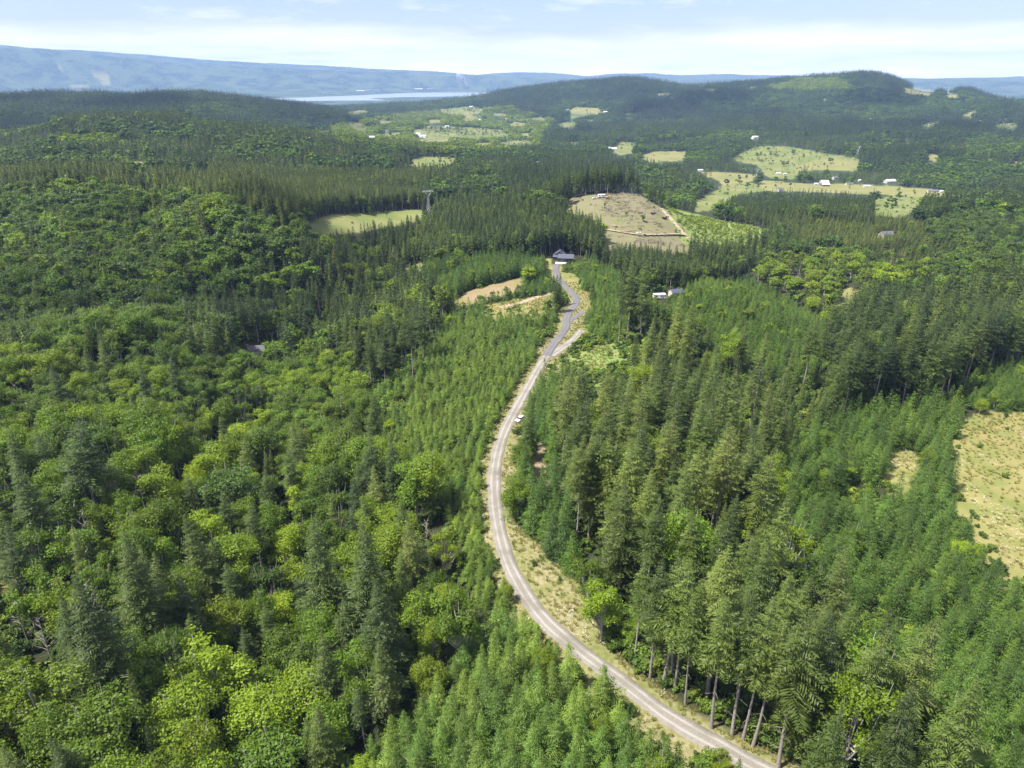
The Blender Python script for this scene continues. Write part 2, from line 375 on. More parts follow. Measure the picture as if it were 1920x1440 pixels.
# ------------------------------------------------------------------ materials
def mat(name):
    m = bpy.data.materials.new(name); m.use_nodes = True
    nt = m.node_tree; nt.nodes.clear()
    return m, nt.nodes, nt.links
def simple(name, c, rough=0.7, vary=0.12, scale=1.5, metal=0.0, c2=None, bump=0.0):
    m, n, l = mat(name)
    t = N(n, 'ShaderNodeTexCoord'); x = N(n, 'ShaderNodeTexNoise'); x.inputs['Scale'].default_value = scale; x.inputs['Detail'].default_value = 6
    l.new(t.outputs['Object'], x.inputs['Vector'])
    mx = N(n, 'ShaderNodeMix', data_type='RGBA')
    c2 = c2 or tuple(v * (1 - 2.2 * vary) for v in c)
    mx.inputs[6].default_value = (*c, 1); mx.inputs[7].default_value = (*c2, 1)
    rmp = M(n, l, 'MULTIPLY_ADD', x.outputs['Fac'], 2.4, -0.7, clamp=True)
    l.new(rmp, mx.inputs[0])
    b = N(n, 'ShaderNodeBsdfPrincipled'); b.inputs['Roughness'].default_value = rough; b.inputs['Metallic'].default_value = metal
    l.new(mx.outputs[2], b.inputs['Base Color'])
    if bump:
        bp = N(n, 'ShaderNodeBump'); bp.inputs['Strength'].default_value = bump; bp.inputs['Distance'].default_value = 0.05
        l.new(x.outputs['Fac'], bp.inputs['Height']); l.new(bp.outputs[0], b.inputs['Normal'])
    o = N(n, 'ShaderNodeOutputMaterial'); l.new(b.outputs[0], o.inputs[0])
    return m
def foliage(name, c0, c1, c2, trans=0.36, spread=0.35):
    """leaf colour runs c0 -> c1 -> c2 with the tree's own tint (0..1), varied per tree and per clump"""
    m, n, l = mat(name)
    a = N(n, 'ShaderNodeAttribute', attribute_type='INSTANCER', attribute_name='tint')
    oi = N(n, 'ShaderNodeObjectInfo')
    t = N(n, 'ShaderNodeTexCoord'); x = N(n, 'ShaderNodeTexNoise'); x.inputs['Scale'].default_value = 0.45; x.inputs['Detail'].default_value = 3
    l.new(t.outputs['Object'], x.inputs['Vector'])
    f = M(n, l, 'MULTIPLY_ADD', x.outputs['Fac'], spread, M(n, l, 'ADD', a.outputs['Fac'], -0.5 * spread), clamp=True)
    rp = N(n, 'ShaderNodeValToRGB')
    e = rp.color_ramp.elements
    e[0].position = 0; e[0].color = (*c0, 1); e[1].position = 1; e[1].color = (*c2, 1)
    k = e.new(0.5); k.color = (*c1, 1)
    l.new(f, rp.inputs[0])
    hv = N(n, 'ShaderNodeHueSaturation')
    l.new(rp.outputs[0], hv.inputs['Color'])
    l.new(M(n, l, 'MULTIPLY_ADD', oi.outputs['Random'], 0.62, 0.70), hv.inputs['Value'])
    hv.inputs['Saturation'].default_value = 1.08
    d = N(n, 'ShaderNodeBsdfPrincipled'); d.inputs['Roughness'].default_value = 0.55; d.inputs['Specular IOR Level'].default_value = 0.35
    l.new(hv.outputs[0], d.inputs['Base Color'])
    tr = N(n, 'ShaderNodeBsdfTranslucent')
    hb = N(n, 'ShaderNodeHueSaturation'); hb.inputs['Value'].default_value = 1.35; hb.inputs['Hue'].default_value = 0.485
    l.new(hv.outputs[0], hb.inputs['Color']); l.new(hb.outputs[0], tr.inputs['Color'])
    ms = N(n, 'ShaderNodeMixShader'); ms.inputs[0].default_value = trans
    l.new(d.outputs[0], ms.inputs[1]); l.new(tr.outputs[0], ms.inputs[2])
    o = N(n, 'ShaderNodeOutputMaterial'); l.new(ms.outputs[0], o.inputs[0])
    return m
FIR = foliage('fir_needles', (0.028, 0.050, 0.017), (0.074, 0.110, 0.024), (0.172, 0.200, 0.050), trans=.3)
YOUNG = foliage('young_fir_needles', (0.040, 0.078, 0.021), (0.088, 0.150, 0.028), (0.178, 0.240, 0.044), trans=.3)
BROAD = foliage('broad_leaves', (0.036, 0.068, 0.017), (0.100, 0.166, 0.021), (0.212, 0.282, 0.028), trans=0.38)
BUSH = foliage('shrub_leaves', (0.05, 0.09, 0.02), (0.11, 0.17, 0.027), (0.22, 0.27, 0.045), trans=0.3)
BARK = simple('fir_bark', (0.30, 0.265, 0.235), 0.9, 0.2, 3.0, bump=0.5)
ABARK = simple('pale_bark', (0.42, 0.40, 0.36), 0.85, 0.2, 4.0)
DEADW = simple('dead_wood', (0.34, 0.31, 0.28), 0.85, 0.15, 3.0)
GRASSM = foliage('dry_grass_blades', (0.16, 0.20, 0.05), (0.28, 0.26, 0.095), (0.38, 0.33, 0.16), trans=0.3)
WHITE = simple('white_paint', (0.80, 0.79, 0.77), 0.4, 0.04)
STEEL = simple('galvanised_steel', (0.34, 0.355, 0.36), 0.45, 0.08, metal=0.4)
SLATE = simple('dark_roof_shingle', (0.060, 0.066, 0.105), 0.65, 0.15, 3.0)
GREYROOF = simple('grey_roof_shingle', (0.11, 0.11, 0.13), 0.7, 0.12, 3.0)
DARKWALL = simple('charcoal_siding', (0.045, 0.047, 0.055), 0.6, 0.15, 2.0)
CONC = simple('pale_concrete', (0.68, 0.64, 0.58), 0.8, 0.08, 2.0)
GLASS = simple('dark_glass', (0.02, 0.025, 0.03), 0.1, 0.05)
RUBBER = simple('tyre_rubber', (0.02, 0.02, 0.02), 0.8, 0.1)
ORANGE = simple('machine_orange', (0.42, 0.22, 0.06), 0.5, 0.08)
REDB = simple('barn_red', (0.33, 0.10, 0.08), 0.7, 0.1)
BEIGE = simple('beige_siding', (0.55, 0.50, 0.43), 0.7, 0.08)
ROOFS = [simple('pale_metal_roof', (0.52, 0.52, 0.54), 0.5, 0.05), simple('weathered_roof', (0.22, 0.20, 0.19), 0.7, 0.1), GREYROOF]
FARMW = simple('weathered_white_boards', (.50, .49, .47), .6, .08)
LOGM = simple('cut_log', (0.36, 0.27, 0.20), 0.85, 0.2, 2.0)

# ------------------------------------------------------------------ terrain sheet
def make_ground():
    q = 1.0125
    rad = [3.0, 10.0, 20.0, 30.0]
    while rad[-1] < 18300:
        r = rad[-1]; s = min(r * 0.0125, 2.6 if r < 520 else 1e9)
        if 520 <= r < 800: s = 3.6
        rad.append(r + max(s, 1.2))
    rad = np.array(rad)
    az = np.r_[np.linspace(-180, -60, 41)[:-1], np.linspace(-60, -46, 20)[:-1], np.linspace(-46, 46, 500), np.linspace(46, 60, 20)[1:], np.linspace(60, 180, 41)[1:-1]]
    A, Rr = np.meshgrid(np.radians(az), rad)
    X, Y = Rr * np.sin(A), Rr * np.cos(A)
    Z = height(X, Y)
    V = np.c_[X.ravel(), Y.ravel(), Z.ravel()]
    nr, na = Rr.shape
    i = np.arange(nr - 1)[:, None] * na; j = np.arange(na)[None]; j2 = (j + 1) % na
    Fc = np.stack([i + j, i + j2, i + na + j2, i + na + j], -1).reshape(-1, 4)
    Fc = Fc[:, ::-1]
    return V, Fc
GV, GF = make_ground()
gm, gn, gl = mat('ground_cover')
def gattr(nm):
    return N(gn, 'ShaderNodeAttribute', attribute_type='GEOMETRY', attribute_name=nm).outputs['Fac']
gtc = N(gn, 'ShaderNodeNewGeometry')
def gnoise(scale, detail=5, rough=0.6):
    t = N(gn, 'ShaderNodeTexNoise'); t.inputs['Scale'].default_value = scale; t.inputs['Detail'].default_value = detail; t.inputs['Roughness'].default_value = rough
    gl.new(gtc.outputs['Position'], t.inputs['Vector']); return t.outputs['Fac']
G = lambda op, a, b=None, c=None, clamp=False: M(gn, gl, op, a, b, c, clamp)
def gmix(f, a, b):
    m = N(gn, 'ShaderNodeMix', data_type='RGBA')
    if hasattr(f, 'links'): gl.new(f, m.inputs[0])
    else: m.inputs[0].default_value = f
    for i, v in ((6, a), (7, b)):
        if hasattr(v, 'links'): gl.new(v, m.inputs[i])
        else: m.inputs[i].default_value = (*v, 1)
    return m.outputs[2]
nf, nm_, nb, nh = gnoise(0.9, 6), gnoise(0.12, 5), gnoise(0.018, 6), gnoise(0.0035, 7, 0.65)
sh = lambda x, k=2.6: G('MULTIPLY_ADD', x, k, 0.5 - k / 2, clamp=True)
floor_c = gmix(sh(nm_), (0.018, 0.024, 0.010), (0.040, 0.044, 0.018))
far_c = gmix(sh(nb, 6.0), (0.010, 0.024, 0.018), (0.042, 0.068, 0.032))
far_c = gmix(G('MULTIPLY', sh(nh, 8.0), 0.85), far_c, (0.075, 0.105, 0.048))
base = gmix(gattr('w_far'), floor_c, far_c)
cols = {
    'dry': gmix(sh(nb, 3.0), gmix(sh(nm_, 3.0), gmix(sh(nf), (0.195, 0.180, 0.064), (0.25, 0.225, 0.10)), (0.14, 0.155, 0.045)), gmix(sh(nm_, 3.0), (0.215, 0.17, 0.072), (0.12, 0.145, 0.040))),
    'verge': gmix(sh(nm_, 3.5), gmix(sh(nf, 4), (0.165, 0.145, 0.055), (0.25, 0.225, 0.14)), gmix(sh(nf), (0.092, 0.120, 0.030), (0.175, 0.17, 0.06))),
    'soil': gmix(sh(nf), (0.189, 0.140, 0.098), (0.252, 0.203, 0.140)),
    'red': gmix(sh(nm_, 4), gmix(sh(nf, 4), (0.20, 0.165, 0.065), (0.15, 0.145, 0.05)), gmix(sh(nf, 4), (0.20, 0.125, 0.085), (0.25, 0.205, 0.145))),
    'cut': gmix(sh(nb, 5), gmix(sh(nm_, 3.0), gmix(sh(nf, 4), (0.105, 0.132, 0.040), (0.165, 0.170, 0.062)), (0.165, 0.142, 0.095)), gmix(sh(nm_, 3), gmix(sh(nf, 4), (0.14, 0.115, 0.082), (0.22, 0.185, 0.14)), (0.13, 0.135, 0.055))),
    'scrub': gmix(sh(nm_), (0.10, 0.165, 0.038), (0.19, 0.215, 0.07)),
    'green': gmix(sh(nb, 4), gmix(sh(nf), (0.085, 0.120, 0.028), (0.125, 0.155, 0.042)), (0.165, 0.170, 0.065)),
    'gold': gmix(sh(nb, 3), gmix(sh(nf), (0.185, 0.170, 0.062), (0.22, 0.20, 0.085)), (0.135, 0.15, 0.052)),
}
for k in COVERS:
    base = gmix(gattr('w_' + k), base, cols[k])
gb = N(gn, 'ShaderNodeBsdfPrincipled'); gb.inputs['Roughness'].default_value = 0.9; gb.inputs['Specular IOR Level'].default_value = 0.15
gl.new(base, gb.inputs['Base Color'])
bp = N(gn, 'ShaderNodeBump'); bp.inputs['Strength'].default_value = 0.5; bp.inputs['Distance'].default_value = 0.25
gl.new(nf, bp.inputs['Height']); bp2 = N(gn, 'ShaderNodeBump'); bp2.inputs['Distance'].default_value = 26.0
gl.new(G('MULTIPLY', gattr('w_far'), 0.9), bp2.inputs['Strength']); gl.new(nb, bp2.inputs['Height']); gl.new(bp.outputs[0], bp2.inputs['Normal'])
gl.new(bp2.outputs[0], gb.inputs['Normal'])
go = N(gn, 'ShaderNodeOutputMaterial'); gl.new(gb.outputs[0], go.inputs[0])
gme = new_mesh('ground', GV, GF, [gm], smooth=True)
gr_ = np.hypot(GV[:, 0], GV[:, 1])
wob = 6.0 * np.clip(gr_ / 300, 0.5, 1)
gpx, gpy, gd = project(GV[:, 0], GV[:, 1], GV[:, 2])
gx0, gy0 = gpx, gpy
gpx = gpx + (vnoise(GV[:, 0], GV[:, 1], 14, 11, 2)) * np.clip(2600 / np.maximum(gr_, 60), 1.0, 11)
gpy = gpy + (vnoise(GV[:, 0], GV[:, 1], 14, 12, 2)) * np.clip(1500 / np.maximum(gr_, 60), 0.6, 8)
front = GV[:, 1] > 20
for k in COVERS:
    w = np.zeros(len(GV))
    for kk, P in CLEAR:
        if kk == k:
            w = np.maximum(w, inside(gpx, gpy, P) & front)
            for zo, rmin in (((2.5, 0), (5, 0)) if k in ('red', 'gold', 'green') else ((2.5, 0), (5, 0), (7.5, 0))):
                qx, qy, _ = project(GV[:, 0], GV[:, 1], GV[:, 2] + zo)
                w = np.maximum(w, inside(qx + gpx - gx0, qy + gpy - gy0, P) & front & (gr_ > rmin) & (gr_ < 5000))
    if k == 'verge':
        w = np.maximum(w, np.clip(1.6 - road_dist(GV[:, 0], GV[:, 1]) / 2.0, 0, 1) * (gr_ < 700))
    a = gme.attributes.new('w_' + k, 'FLOAT', 'POINT'); a.data.foreach_set('value', w.astype(np.float32))
a = gme.attributes.new('w_far', 'FLOAT', 'POINT'); a.data.foreach_set('value', np.clip((gr_ - 900) / 1200, 0, 1).astype(np.float32))
tag(link('ground', gme), kind='structure')

# draping: height on the built sheet itself
from mathutils.bvhtree import BVHTree
sel = gr_ < 900
keep = sel[GF].all(1) & (GV[GF[:, 0], 1] > 0)
used = np.unique(GF[keep]); remap = np.full(len(GV), -1); remap[used] = np.arange(len(used))
BVH = BVHTree.FromPolygons(GV[used].tolist(), remap[GF[keep]].tolist())
def gz(x, y):
    h = BVH.ray_cast(Vector((x, y, 500)), Vector((0, 0, -1)))
    return h[0].z if h[0] is not None else float(height(x, y))

# ------------------------------------------------------------------ roads
def road(name, L, half, m, lift):
    t = np.gradient(L, axis=0); t /= np.linalg.norm(t, axis=1)[:, None]
    nrm = np.c_[-t[:, 1], t[:, 0]]
    cs = np.array([-1.06, -1.0, -0.6, -0.3, 0, 0.3, 0.6, 1.0, 1.06])
    zz = np.array([-0.25, 0, .03, .05, .06, .05, .03, 0, -0.25])
    wv = half * (1 + 0.05 * np.sin(np.arange(len(L)) * 0.7) + 0.04 * np.sin(np.arange(len(L)) * 0.23))
    V, a = [], []
    for i, p in enumerate(L):
        zc = max(gz(*(p + nrm[i] * c * half)) for c in (-1, -.5, 0, .5, 1))
        for c, dz in zip(cs, zz):
            q = p + nrm[i] * c * wv[i]; V.append((q[0], q[1], zc + lift + dz)); a.append(c)
    n = len(cs)
    fs = [(i * n + k + 1, i * n + k, (i + 1) * n + k, (i + 1) * n + k + 1) for i in range(len(L) - 1) for k in range(n - 1)]
    me = new_mesh(name, V, fs, [m], smooth=True)
    at_ = me.attributes.new('across', 'FLOAT', 'POINT'); at_.data.foreach_set('value', np.array(a, np.float32))
    return tag(link(name, me), kind='structure')
def road_mat(name, ca, cb, ctrack, stain):
    m, n, l = mat(name)
    g = N(n, 'ShaderNodeNewGeometry')
    x = N(n, 'ShaderNodeTexNoise'); x.inputs['Scale'].default_value = 2.2; x.inputs['Detail'].default_value = 8; x.inputs['Roughness'].default_value = 0.7; l.new(g.outputs['Position'], x.inputs['Vector'])
    y = N(n, 'ShaderNodeTexNoise'); y.inputs['Scale'].default_value = 0.16; y.inputs['Detail'].default_value = 5; l.new(g.outputs['Position'], y.inputs['Vector'])
    a = N(n, 'ShaderNodeAttribute', attribute_type='GEOMETRY', attribute_name='across').outputs['Fac']
    q = lambda *k, **kw: M(n, l, *k, **kw)
    ab = q('ABSOLUTE', a)
    ab = q('ADD', ab, q('MULTIPLY_ADD', y.outputs['Fac'], 0.3, -0.15))
    tr = q('SUBTRACT', 1.0, q('MULTIPLY', q('ABSOLUTE', q('SUBTRACT', ab, 0.42)), 4.5), clamp=True)
    mx = N(n, 'ShaderNodeMix', data_type='RGBA'); mx.inputs[6].default_value = (*ca, 1); mx.inputs[7].default_value = (*cb, 1)
    l.new(q('MULTIPLY_ADD', x.outputs['Fac'], 2.4, -0.7, clamp=True), mx.inputs[0])
    m2 = N(n, 'ShaderNodeMix', data_type='RGBA'); l.new(mx.outputs[2], m2.inputs[6]); m2.inputs[7].default_value = (*ctrack, 1); l.new(q('MULTIPLY', tr, 0.85), m2.inputs[0])
    m3 = N(n, 'ShaderNodeMix', data_type='RGBA'); l.new(m2.outputs[2], m3.inputs[6]); m3.inputs[7].default_value = (*stain, 1)
    l.new(q('MULTIPLY_ADD', y.outputs['Fac'], 3.0, -1.35, clamp=True), m3.inputs[0])
    b = N(n, 'ShaderNodeBsdfPrincipled'); b.inputs['Roughness'].default_value = 0.9; b.inputs['Specular IOR Level'].default_value = 0.2
    l.new(m3.outputs[2], b.inputs['Base Color'])
    o = N(n, 'ShaderNodeOutputMaterial'); l.new(b.outputs[0], o.inputs[0])
    return m
GRAVEL = road_mat('gravel', (0.150, 0.138, 0.122), (0.235, 0.217, 0.195), (0.315, 0.293, 0.266), (0.128, 0.118, 0.096))
TARMAC = road_mat('dark_crushed_rock', (0.105, 0.101, 0.108), (0.140, 0.133, 0.136), (0.154, 0.147, 0.147), (0.091, 0.087, 0.095))
DIRT = road_mat('dirt', (0.285, 0.223, 0.155), (0.322, 0.260, 0.186), (0.347, 0.291, 0.217), (0.248, 0.192, 0.130))
road('gravel_road', L_GRAVEL, 2.1, GRAVEL, 0.10)
road('dark_road', L_DARK, 2.1, TARMAC, 0.16)
road('road_spur', L_SPUR, 1.6, TARMAC, 0.12)
road('gravel_pullout_track', L_SPUR2, 2.4, GRAVEL, 0.06)
for nm, L in (('logging_track', [(1128, 430), (1160, 435), (1195, 441), (1235, 442), (1285, 441), (1293, 446)]), ('logging_track', [(1240, 392), (1262, 415), (1280, 436), (1292, 448)]),
              ('clearing_track', [(935, 577), (970, 570), (1000, 560), (1040, 548)])):
    road(nm, smooth_line(xy(L), 3.0), 1.7, DIRT, 0.15)

# ------------------------------------------------------------------ tree shapes
def tube_arrays(p, r, n):
    b = MB(); b.tube(p, r, n); return b.v[0], b.f[0]
def conifer(seed, H, base, Rmax, whorl, per, step, tw, bare=0.0, ragged=0.15, shape=0.85, trunk_n=7):
    """returns (crown verts, crown quads, trunk verts, trunk quads)"""
    g = np.random.default_rng(seed)
    V, Fq = [], []
    lean = g.normal(0, 0.012, 2)
    axis = lambda z: np.array([lean[0] * z + 0.1 * math.sin(z * 0.25 + seed), lean[1] * z + 0.1 * math.cos(z * 0.21 + seed), z])
    z = base * H
    a0 = g.uniform(0, 6.3)
    lop = g.uniform(0, 6.3)
    while z < H * 0.985:
        t = (z - base * H) / (H * (1 - base))
        prof = (1 - t) ** shape * (0.55 + 0.45 * min(1, t / 0.18 + 0.2))
        for k in range(per):
            if g.random() < bare * (1 - t): continue
            a = a0 + 6.283 * k / per + g.normal(0, 0.3)
            L = Rmax * prof * g.uniform(1 - 2.2 * ragged, 1 + ragged) * (1 + 0.16 * math.cos(a - lop)) + 0.25
            if g.random() < 0.05: L *= 1.25
            el = math.radians(np.interp(t, [0, .35, .8, 1], [-14, -2, 24, 55]) + g.normal(0, 7))
            d = np.array([math.cos(a), math.sin(a), 0]); side = np.array([-d[1], d[0], 0])
            o = axis(z + g.uniform(-.5, .5) * whorl)
            n = max(2, int(L / step))
            ss = (np.arange(n) + 0.6) / n
            droop = g.uniform(0.08, 0.22) * L
            P = o + np.outer(ss * L, d * math.cos(el)) + np.outer(ss * L * math.sin(el) - droop * ss ** 2 * (1 - 0.6 * t), (0, 0, 1))
            for s, p in zip(ss, P):
                tl = (0.42 * L * (1 - s) + 0.22 * min(L, 2.0)) * g.uniform(0.7, 1.25)
                for sg in (-1, 1):
                    dv = side * sg * 0.8 + d * 0.62 + np.array([0, 0, g.normal(-0.16, 0.22)])
                    dv /= np.linalg.norm(dv)
                    wv = np.cross(dv, (0, 0, 1)) + np.array([0, 0, g.normal(0, 0.5)]); wv /= np.linalg.norm(wv) + 1e-9
                    w = tw * g.uniform(0.7, 1.3) * (0.6 + 0.4 * min(1, tl))
                    m = p + dv * tl * 0.45
                    V += [p, m + wv * w, p + dv * tl, m - wv * w]
            tip = P[-1] + d * 0.18 * L * 0.6
            wv = side * tw
            V += [P[-1], P[-1] * .5 + tip * .5 + wv, tip + np.array([0, 0, 0.1]), P[-1] * .5 + tip * .5 - wv]
        a0 += 0.9; z += whorl * g.uniform(0.8, 1.2) * (1 if t < 0.75 else 0.75)
    top = axis(H)
    for k in range(5):                            # leader
        a = k * 1.257; d = np.array([math.cos(a), math.sin(a), 0])
        V += [top - (0, 0, 0.9), top - (0, 0, .45) + d * tw * .7, top + (0, 0, 0.25), top - (0, 0, .45) - d * tw * .7]
    V = np.array(V); Q = np.arange(len(V)).reshape(-1, 4)
    zs = np.linspace(0, H * 0.97, 9)
    r0 = 0.0088 * H
    tv, tf = tube_arrays([axis(q) for q in zs], [r0 * (1 - 0.9 * q / H) * (1.25 if q == 0 else 1) for q in zs], trunk_n)
    tv, tf = [tv], [tf]; nn = len(tv[0])
    if base > 0.22 and trunk_n > 5:               # dead lower branches
        for k in range(14):
            zz = H * g.uniform(0.12, base + 0.08); a = g.uniform(0, 6.3); L = g.uniform(0.8, 2.6)
            p0 = axis(zz); p1 = p0 + np.array([math.cos(a) * L, math.sin(a) * L, -0.25 * L])
            v, f = tube_arrays([p0, p1], [0.045, 0.015], 3); tv.append(v); tf.append(f + nn); nn += len(v)
    return V, Q, np.vstack(tv), np.vstack(tf)
def broadleaf(seed, H, Rc, lobes, leaves, size, low=0.30, limb_n=5):
    g = np.random.default_rng(seed)
    V = []
    cz = H * (0.5 + low / 2); rz = H * (1 - low) / 2
    cs = []
    sx, sy = g.uniform(.8, 1.15, 2)
    for i in range(lobes):
        if i == 0: c = np.array([g.normal(0, .1) * Rc, g.normal(0, .1) * Rc, cz + rz * 0.62])
        else:
            a = i * 2.399 + g.normal(0, .5); hh = g.uniform(-0.8, 0.85)
            rr = math.sqrt(1 - hh * hh) * Rc * 0.72 * g.uniform(0.45, 1.2)
            c = np.array([math.cos(a) * rr * sx, math.sin(a) * rr * sy, cz + hh * rz * 0.78 + g.normal(0, .06) * H])
        cs.append((c, Rc * g.uniform(0.17, 0.44)))
    for c, rl in cs:
        n = max(8, int(leaves * (rl / (Rc * .33)) ** 2))
        d = g.normal(size=(n, 3)); d[:, 2] += 0.30; d /= np.linalg.norm(d, axis=1)[:, None]
        bump = 1 + 0.28 * np.sin(d[:, 0] * 5 + seed + c[1]) * np.cos(d[:, 1] * 6 + c[0]) + 0.18 * np.sin(d[:, 2] * 9 + d[:, 0] * 7 + c[1])
        rad = rl * bump * (0.40 + 0.68 * g.random(n) ** 0.55)
        st = g.uniform(.7, 1.3, 3) * (1, 1, .8)
        p = c + d * rad[:, None] * st
        nr = d + g.normal(0, 0.6, (n, 3)); nr[:, 2] += 0.35; nr /= np.linalg.norm(nr, axis=1)[:, None]
        a = np.cross(nr, g.normal(size=(n, 3))); a /= np.linalg.norm(a, axis=1)[:, None]; b = np.cross(nr, a)
        s = size * g.uniform(0.55, 1.45, n)[:, None]
        V.append(np.stack([p - a * s, p - b * s * 0.62 + nr * s * .12, p + a * s, p + b * s * 0.62 + nr * s * .12], 1).reshape(-1, 3))
    V = np.vstack(V); Q = np.arange(len(V)).reshape(-1, 4)
    tv, tf, nn = [], [], 0
    v, f = tube_arrays([(0, 0, 0), (0.1, 0, H * .2), (0, .15, H * .45), (0.1, 0, H * 0.7)], [.024 * H, .018 * H, .013 * H, .005 * H], limb_n + 1); tv.append(v); tf.append(f); nn += len(v)
    if limb_n > 3:
        for c, rl in cs:
            z0 = H * g.uniform(0.18, 0.42); p0 = np.array([0, 0, z0]); mid = p0 * .45 + c * .55 - (0, 0, 0.06 * H) + g.normal(0, .3, 3)
            v, f = tube_arrays([p0, mid, c, c + (c - mid) * .5], [.010 * H, .007 * H, .004 * H, .0015 * H], limb_n); tv.append(v); tf.append(f + nn); nn += len(v)
    return V, Q, np.vstack(tv), np.vstack(tf)
def snag(seed, H, nb, thick=1.0, bushy=False):
    g = np.random.default_rng(seed); b = MB()
    ax = lambda z: np.array([0.15 * math.sin(z * .2 + seed), 0.15 * math.cos(z * .17), z])
    zs = np.linspace(0, H, 8); b.tube([ax(z) for z in zs], [0.011 * H * thick * (1 - .92 * z / H) for z in zs], 6)
    for k in range(nb):
        t = g.uniform(0.3, 0.98); z = H * t; a = g.uniform(0, 6.3)
        L = (1 - t) * H * (0.22 if bushy else .10) + g.uniform(.4, 1.3); up = g.uniform(.2, 1.1) if bushy else g.uniform(-.25, .25)
        p0 = ax(z); d = np.array([math.cos(a), math.sin(a), up]); p1 = p0 + d * L * .5 + g.normal(0, .12, 3); p2 = p1 + (d + (0, 0, .25 * g.normal())) * L * .5
        b.tube([p0, p1, p2], [.045 * thick, .03 * thick, .01], 4)
        for q in range(2):
            e = p1 + g.normal(0, 1, 3) * (.5, .5, .3) * L * .35 + d * L * .25
            b.tube([p1, e], [.02 * thick, .008], 3)
    return b
# crowns
def two(Vc, Q, Tv, Tf, mats, name):
    V = np.vstack([Vc, Tv]); Fq = np.vstack([Q, Tf + len(Vc)])
    return new_mesh(name, V, Fq, mats, np.r_[np.zeros(len(Q), int), np.ones(len(Tf), int)])
def variants(kind):
    """list of (detail level, raw arrays)"""
    out = {}
    if kind == 'tall':
        out['hi'] = [conifer(11 + i, 27 + 1.5 * i, [.20, .32, .42, .14, .50, .28][i], [5.6, 5.2, 4.7, 6.4, 4.5, 5.9][i], .66, 6, .36, .115, [.05, .12, .2, .03, .25, .1][i], [.16, .22, .28, .14, .27, .2][i], [1.0, .95, .9, 1.05, .9, 1.0][i]) for i in range(6)]
        out['mid'] = [conifer(31 + i, 28, [.2, .3, .4, .5][i], [5.3, 5.0, 4.8, 4.5][i], .95, 6, .75, .36, .06, .18, trunk_n=5) for i in range(4)]
        out['low'] = [conifer(41 + i, 26, .25, [5.4, 5.8, 5.0][i], 1.9, 6, 1.5, .78, 0, .18, trunk_n=4) for i in range(3)]
    if kind == 'young':
        out['hi'] = [conifer(51 + i, 8.0, .05, [2.3, 2.0, 2.5, 2.2, 1.9][i], .33, 6, .28, .068, 0, .2, 1.0, 5) for i in range(5)]
        out['mid'] = [conifer(61 + i, 8.0, .05, [2.4, 2.15, 2.55][i], .5, 6, .5, .125, 0, .18, 1.0, 4) for i in range(3)]
        out['low'] = [conifer(71 + i, 8.0, .05, [2.3, 2.1][i], 1.0, 4, 1.0, .32, 0, .15, .8, 4) for i in range(2)]
    if kind == 'broad':
        out['hi'] = [broadleaf(81 + i, 16, [5.0, 4.4, 5.6, 4.0, 5.2, 4.7][i], [24, 20, 28, 17, 26, 22][i], 430, .17, [.22, .3, .2, .34, .25, .28][i]) for i in range(6)]
        out['mid'] = [broadleaf(91 + i, 16, [5.0, 4.5, 5.4, 4.2][i], 18, 105, .40, .25, 4) for i in range(4)]
        out['low'] = [broadleaf(101 + i, 15, [5.0, 4.6, 5.4][i], 11, 38, .85, .2, 3) for i in range(3)]
    if kind == 'shrub':
        out['hi'] = [broadleaf(111 + i, 2.6, [1.7, 1.4, 2.0][i], 8, 110, .17, .08, 3) for i in range(3)]
        out['mid'] = [broadleaf(121 + i, 2.6, 1.8, 6, 40, .3, .08, 3) for i in range(2)]
    return out
TREES = {k: variants(k) for k in ('tall', 'young', 'broad', 'shrub')}
NOMH = {'tall': [27, 28.5, 30, 31.5, 33, 34.5], 'young': [8] * 5, 'broad': [16] * 6, 'shrub': [2.6] * 3}
LEAF = {'tall': FIR, 'young': YOUNG, 'broad': BROAD, 'shrub': BUSH}
WOOD = {'tall': BARK, 'young': BARK, 'broad': ABARK, 'shrub': ABARK}

KEEP, SIGHT = [], []          # keep-out circles (x, y, r); open views (x, y, z, half width)

# ------------------------------------------------------------------ buildings, vehicles, pylons
def gable(root, w, d, hw, hr, wallm, roofm, cx=0.0, cy=0.0, axis='x', over=0.5):
    """walls and a pitched roof as two parts; the ridge runs along the axis"""
    def put(mb, nm, m):
        v = [np.asarray(q) for q in mb.v]
        if axis == 'y': v = [np.c_[q[:, 1], -q[:, 0], q[:, 2]] for q in v]
        mb.v = [q + (cx, cy, 0) for q in v]
        return mb.build(nm, m, root)
    if axis == 'y': w, d = d, w
    a = MB(); a.box(-w / 2, w / 2, -d / 2, d / 2, -1.5, hw)
    for sx in (-1, 1):                             # gable triangles
        x0, x1 = sorted((sx * w / 2, sx * (w / 2 - 0.2)))
        a.add([(x0, -d / 2, hw), (x0, d / 2, hw), (x0, 0, hr), (x1, -d / 2, hw), (x1, d / 2, hw), (x1, 0, hr)], [(0, 2, 1, 1), (3, 4, 5, 5), (0, 3, 5, 2), (1, 2, 5, 4)])
    put(a, 'wall', wallm)
    b = MB(); th = .22; sl = (hr - hw) / (d / 2)
    for sy in (-1, 1):
        y0, y1 = 0.0, sy * (d / 2 + over); z0, z1 = hr + .05, hr + .05 - sl * (d / 2 + over)
        v = [(x, y, z + dz) for x in (-w / 2 - over, w / 2 + over) for y, z in ((y0, z0), (y1, z1)) for dz in (0, th)]
        b.add(v, [(0, 2, 6, 4), (1, 5, 7, 3), (2, 3, 7, 6), (0, 1, 3, 2), (4, 6, 7, 5)])
    return put(b, 'roof', roofm)
def local_box(root, name, m, *a, parent=None):
    return MB().box(*a).build(name, m, parent or root)
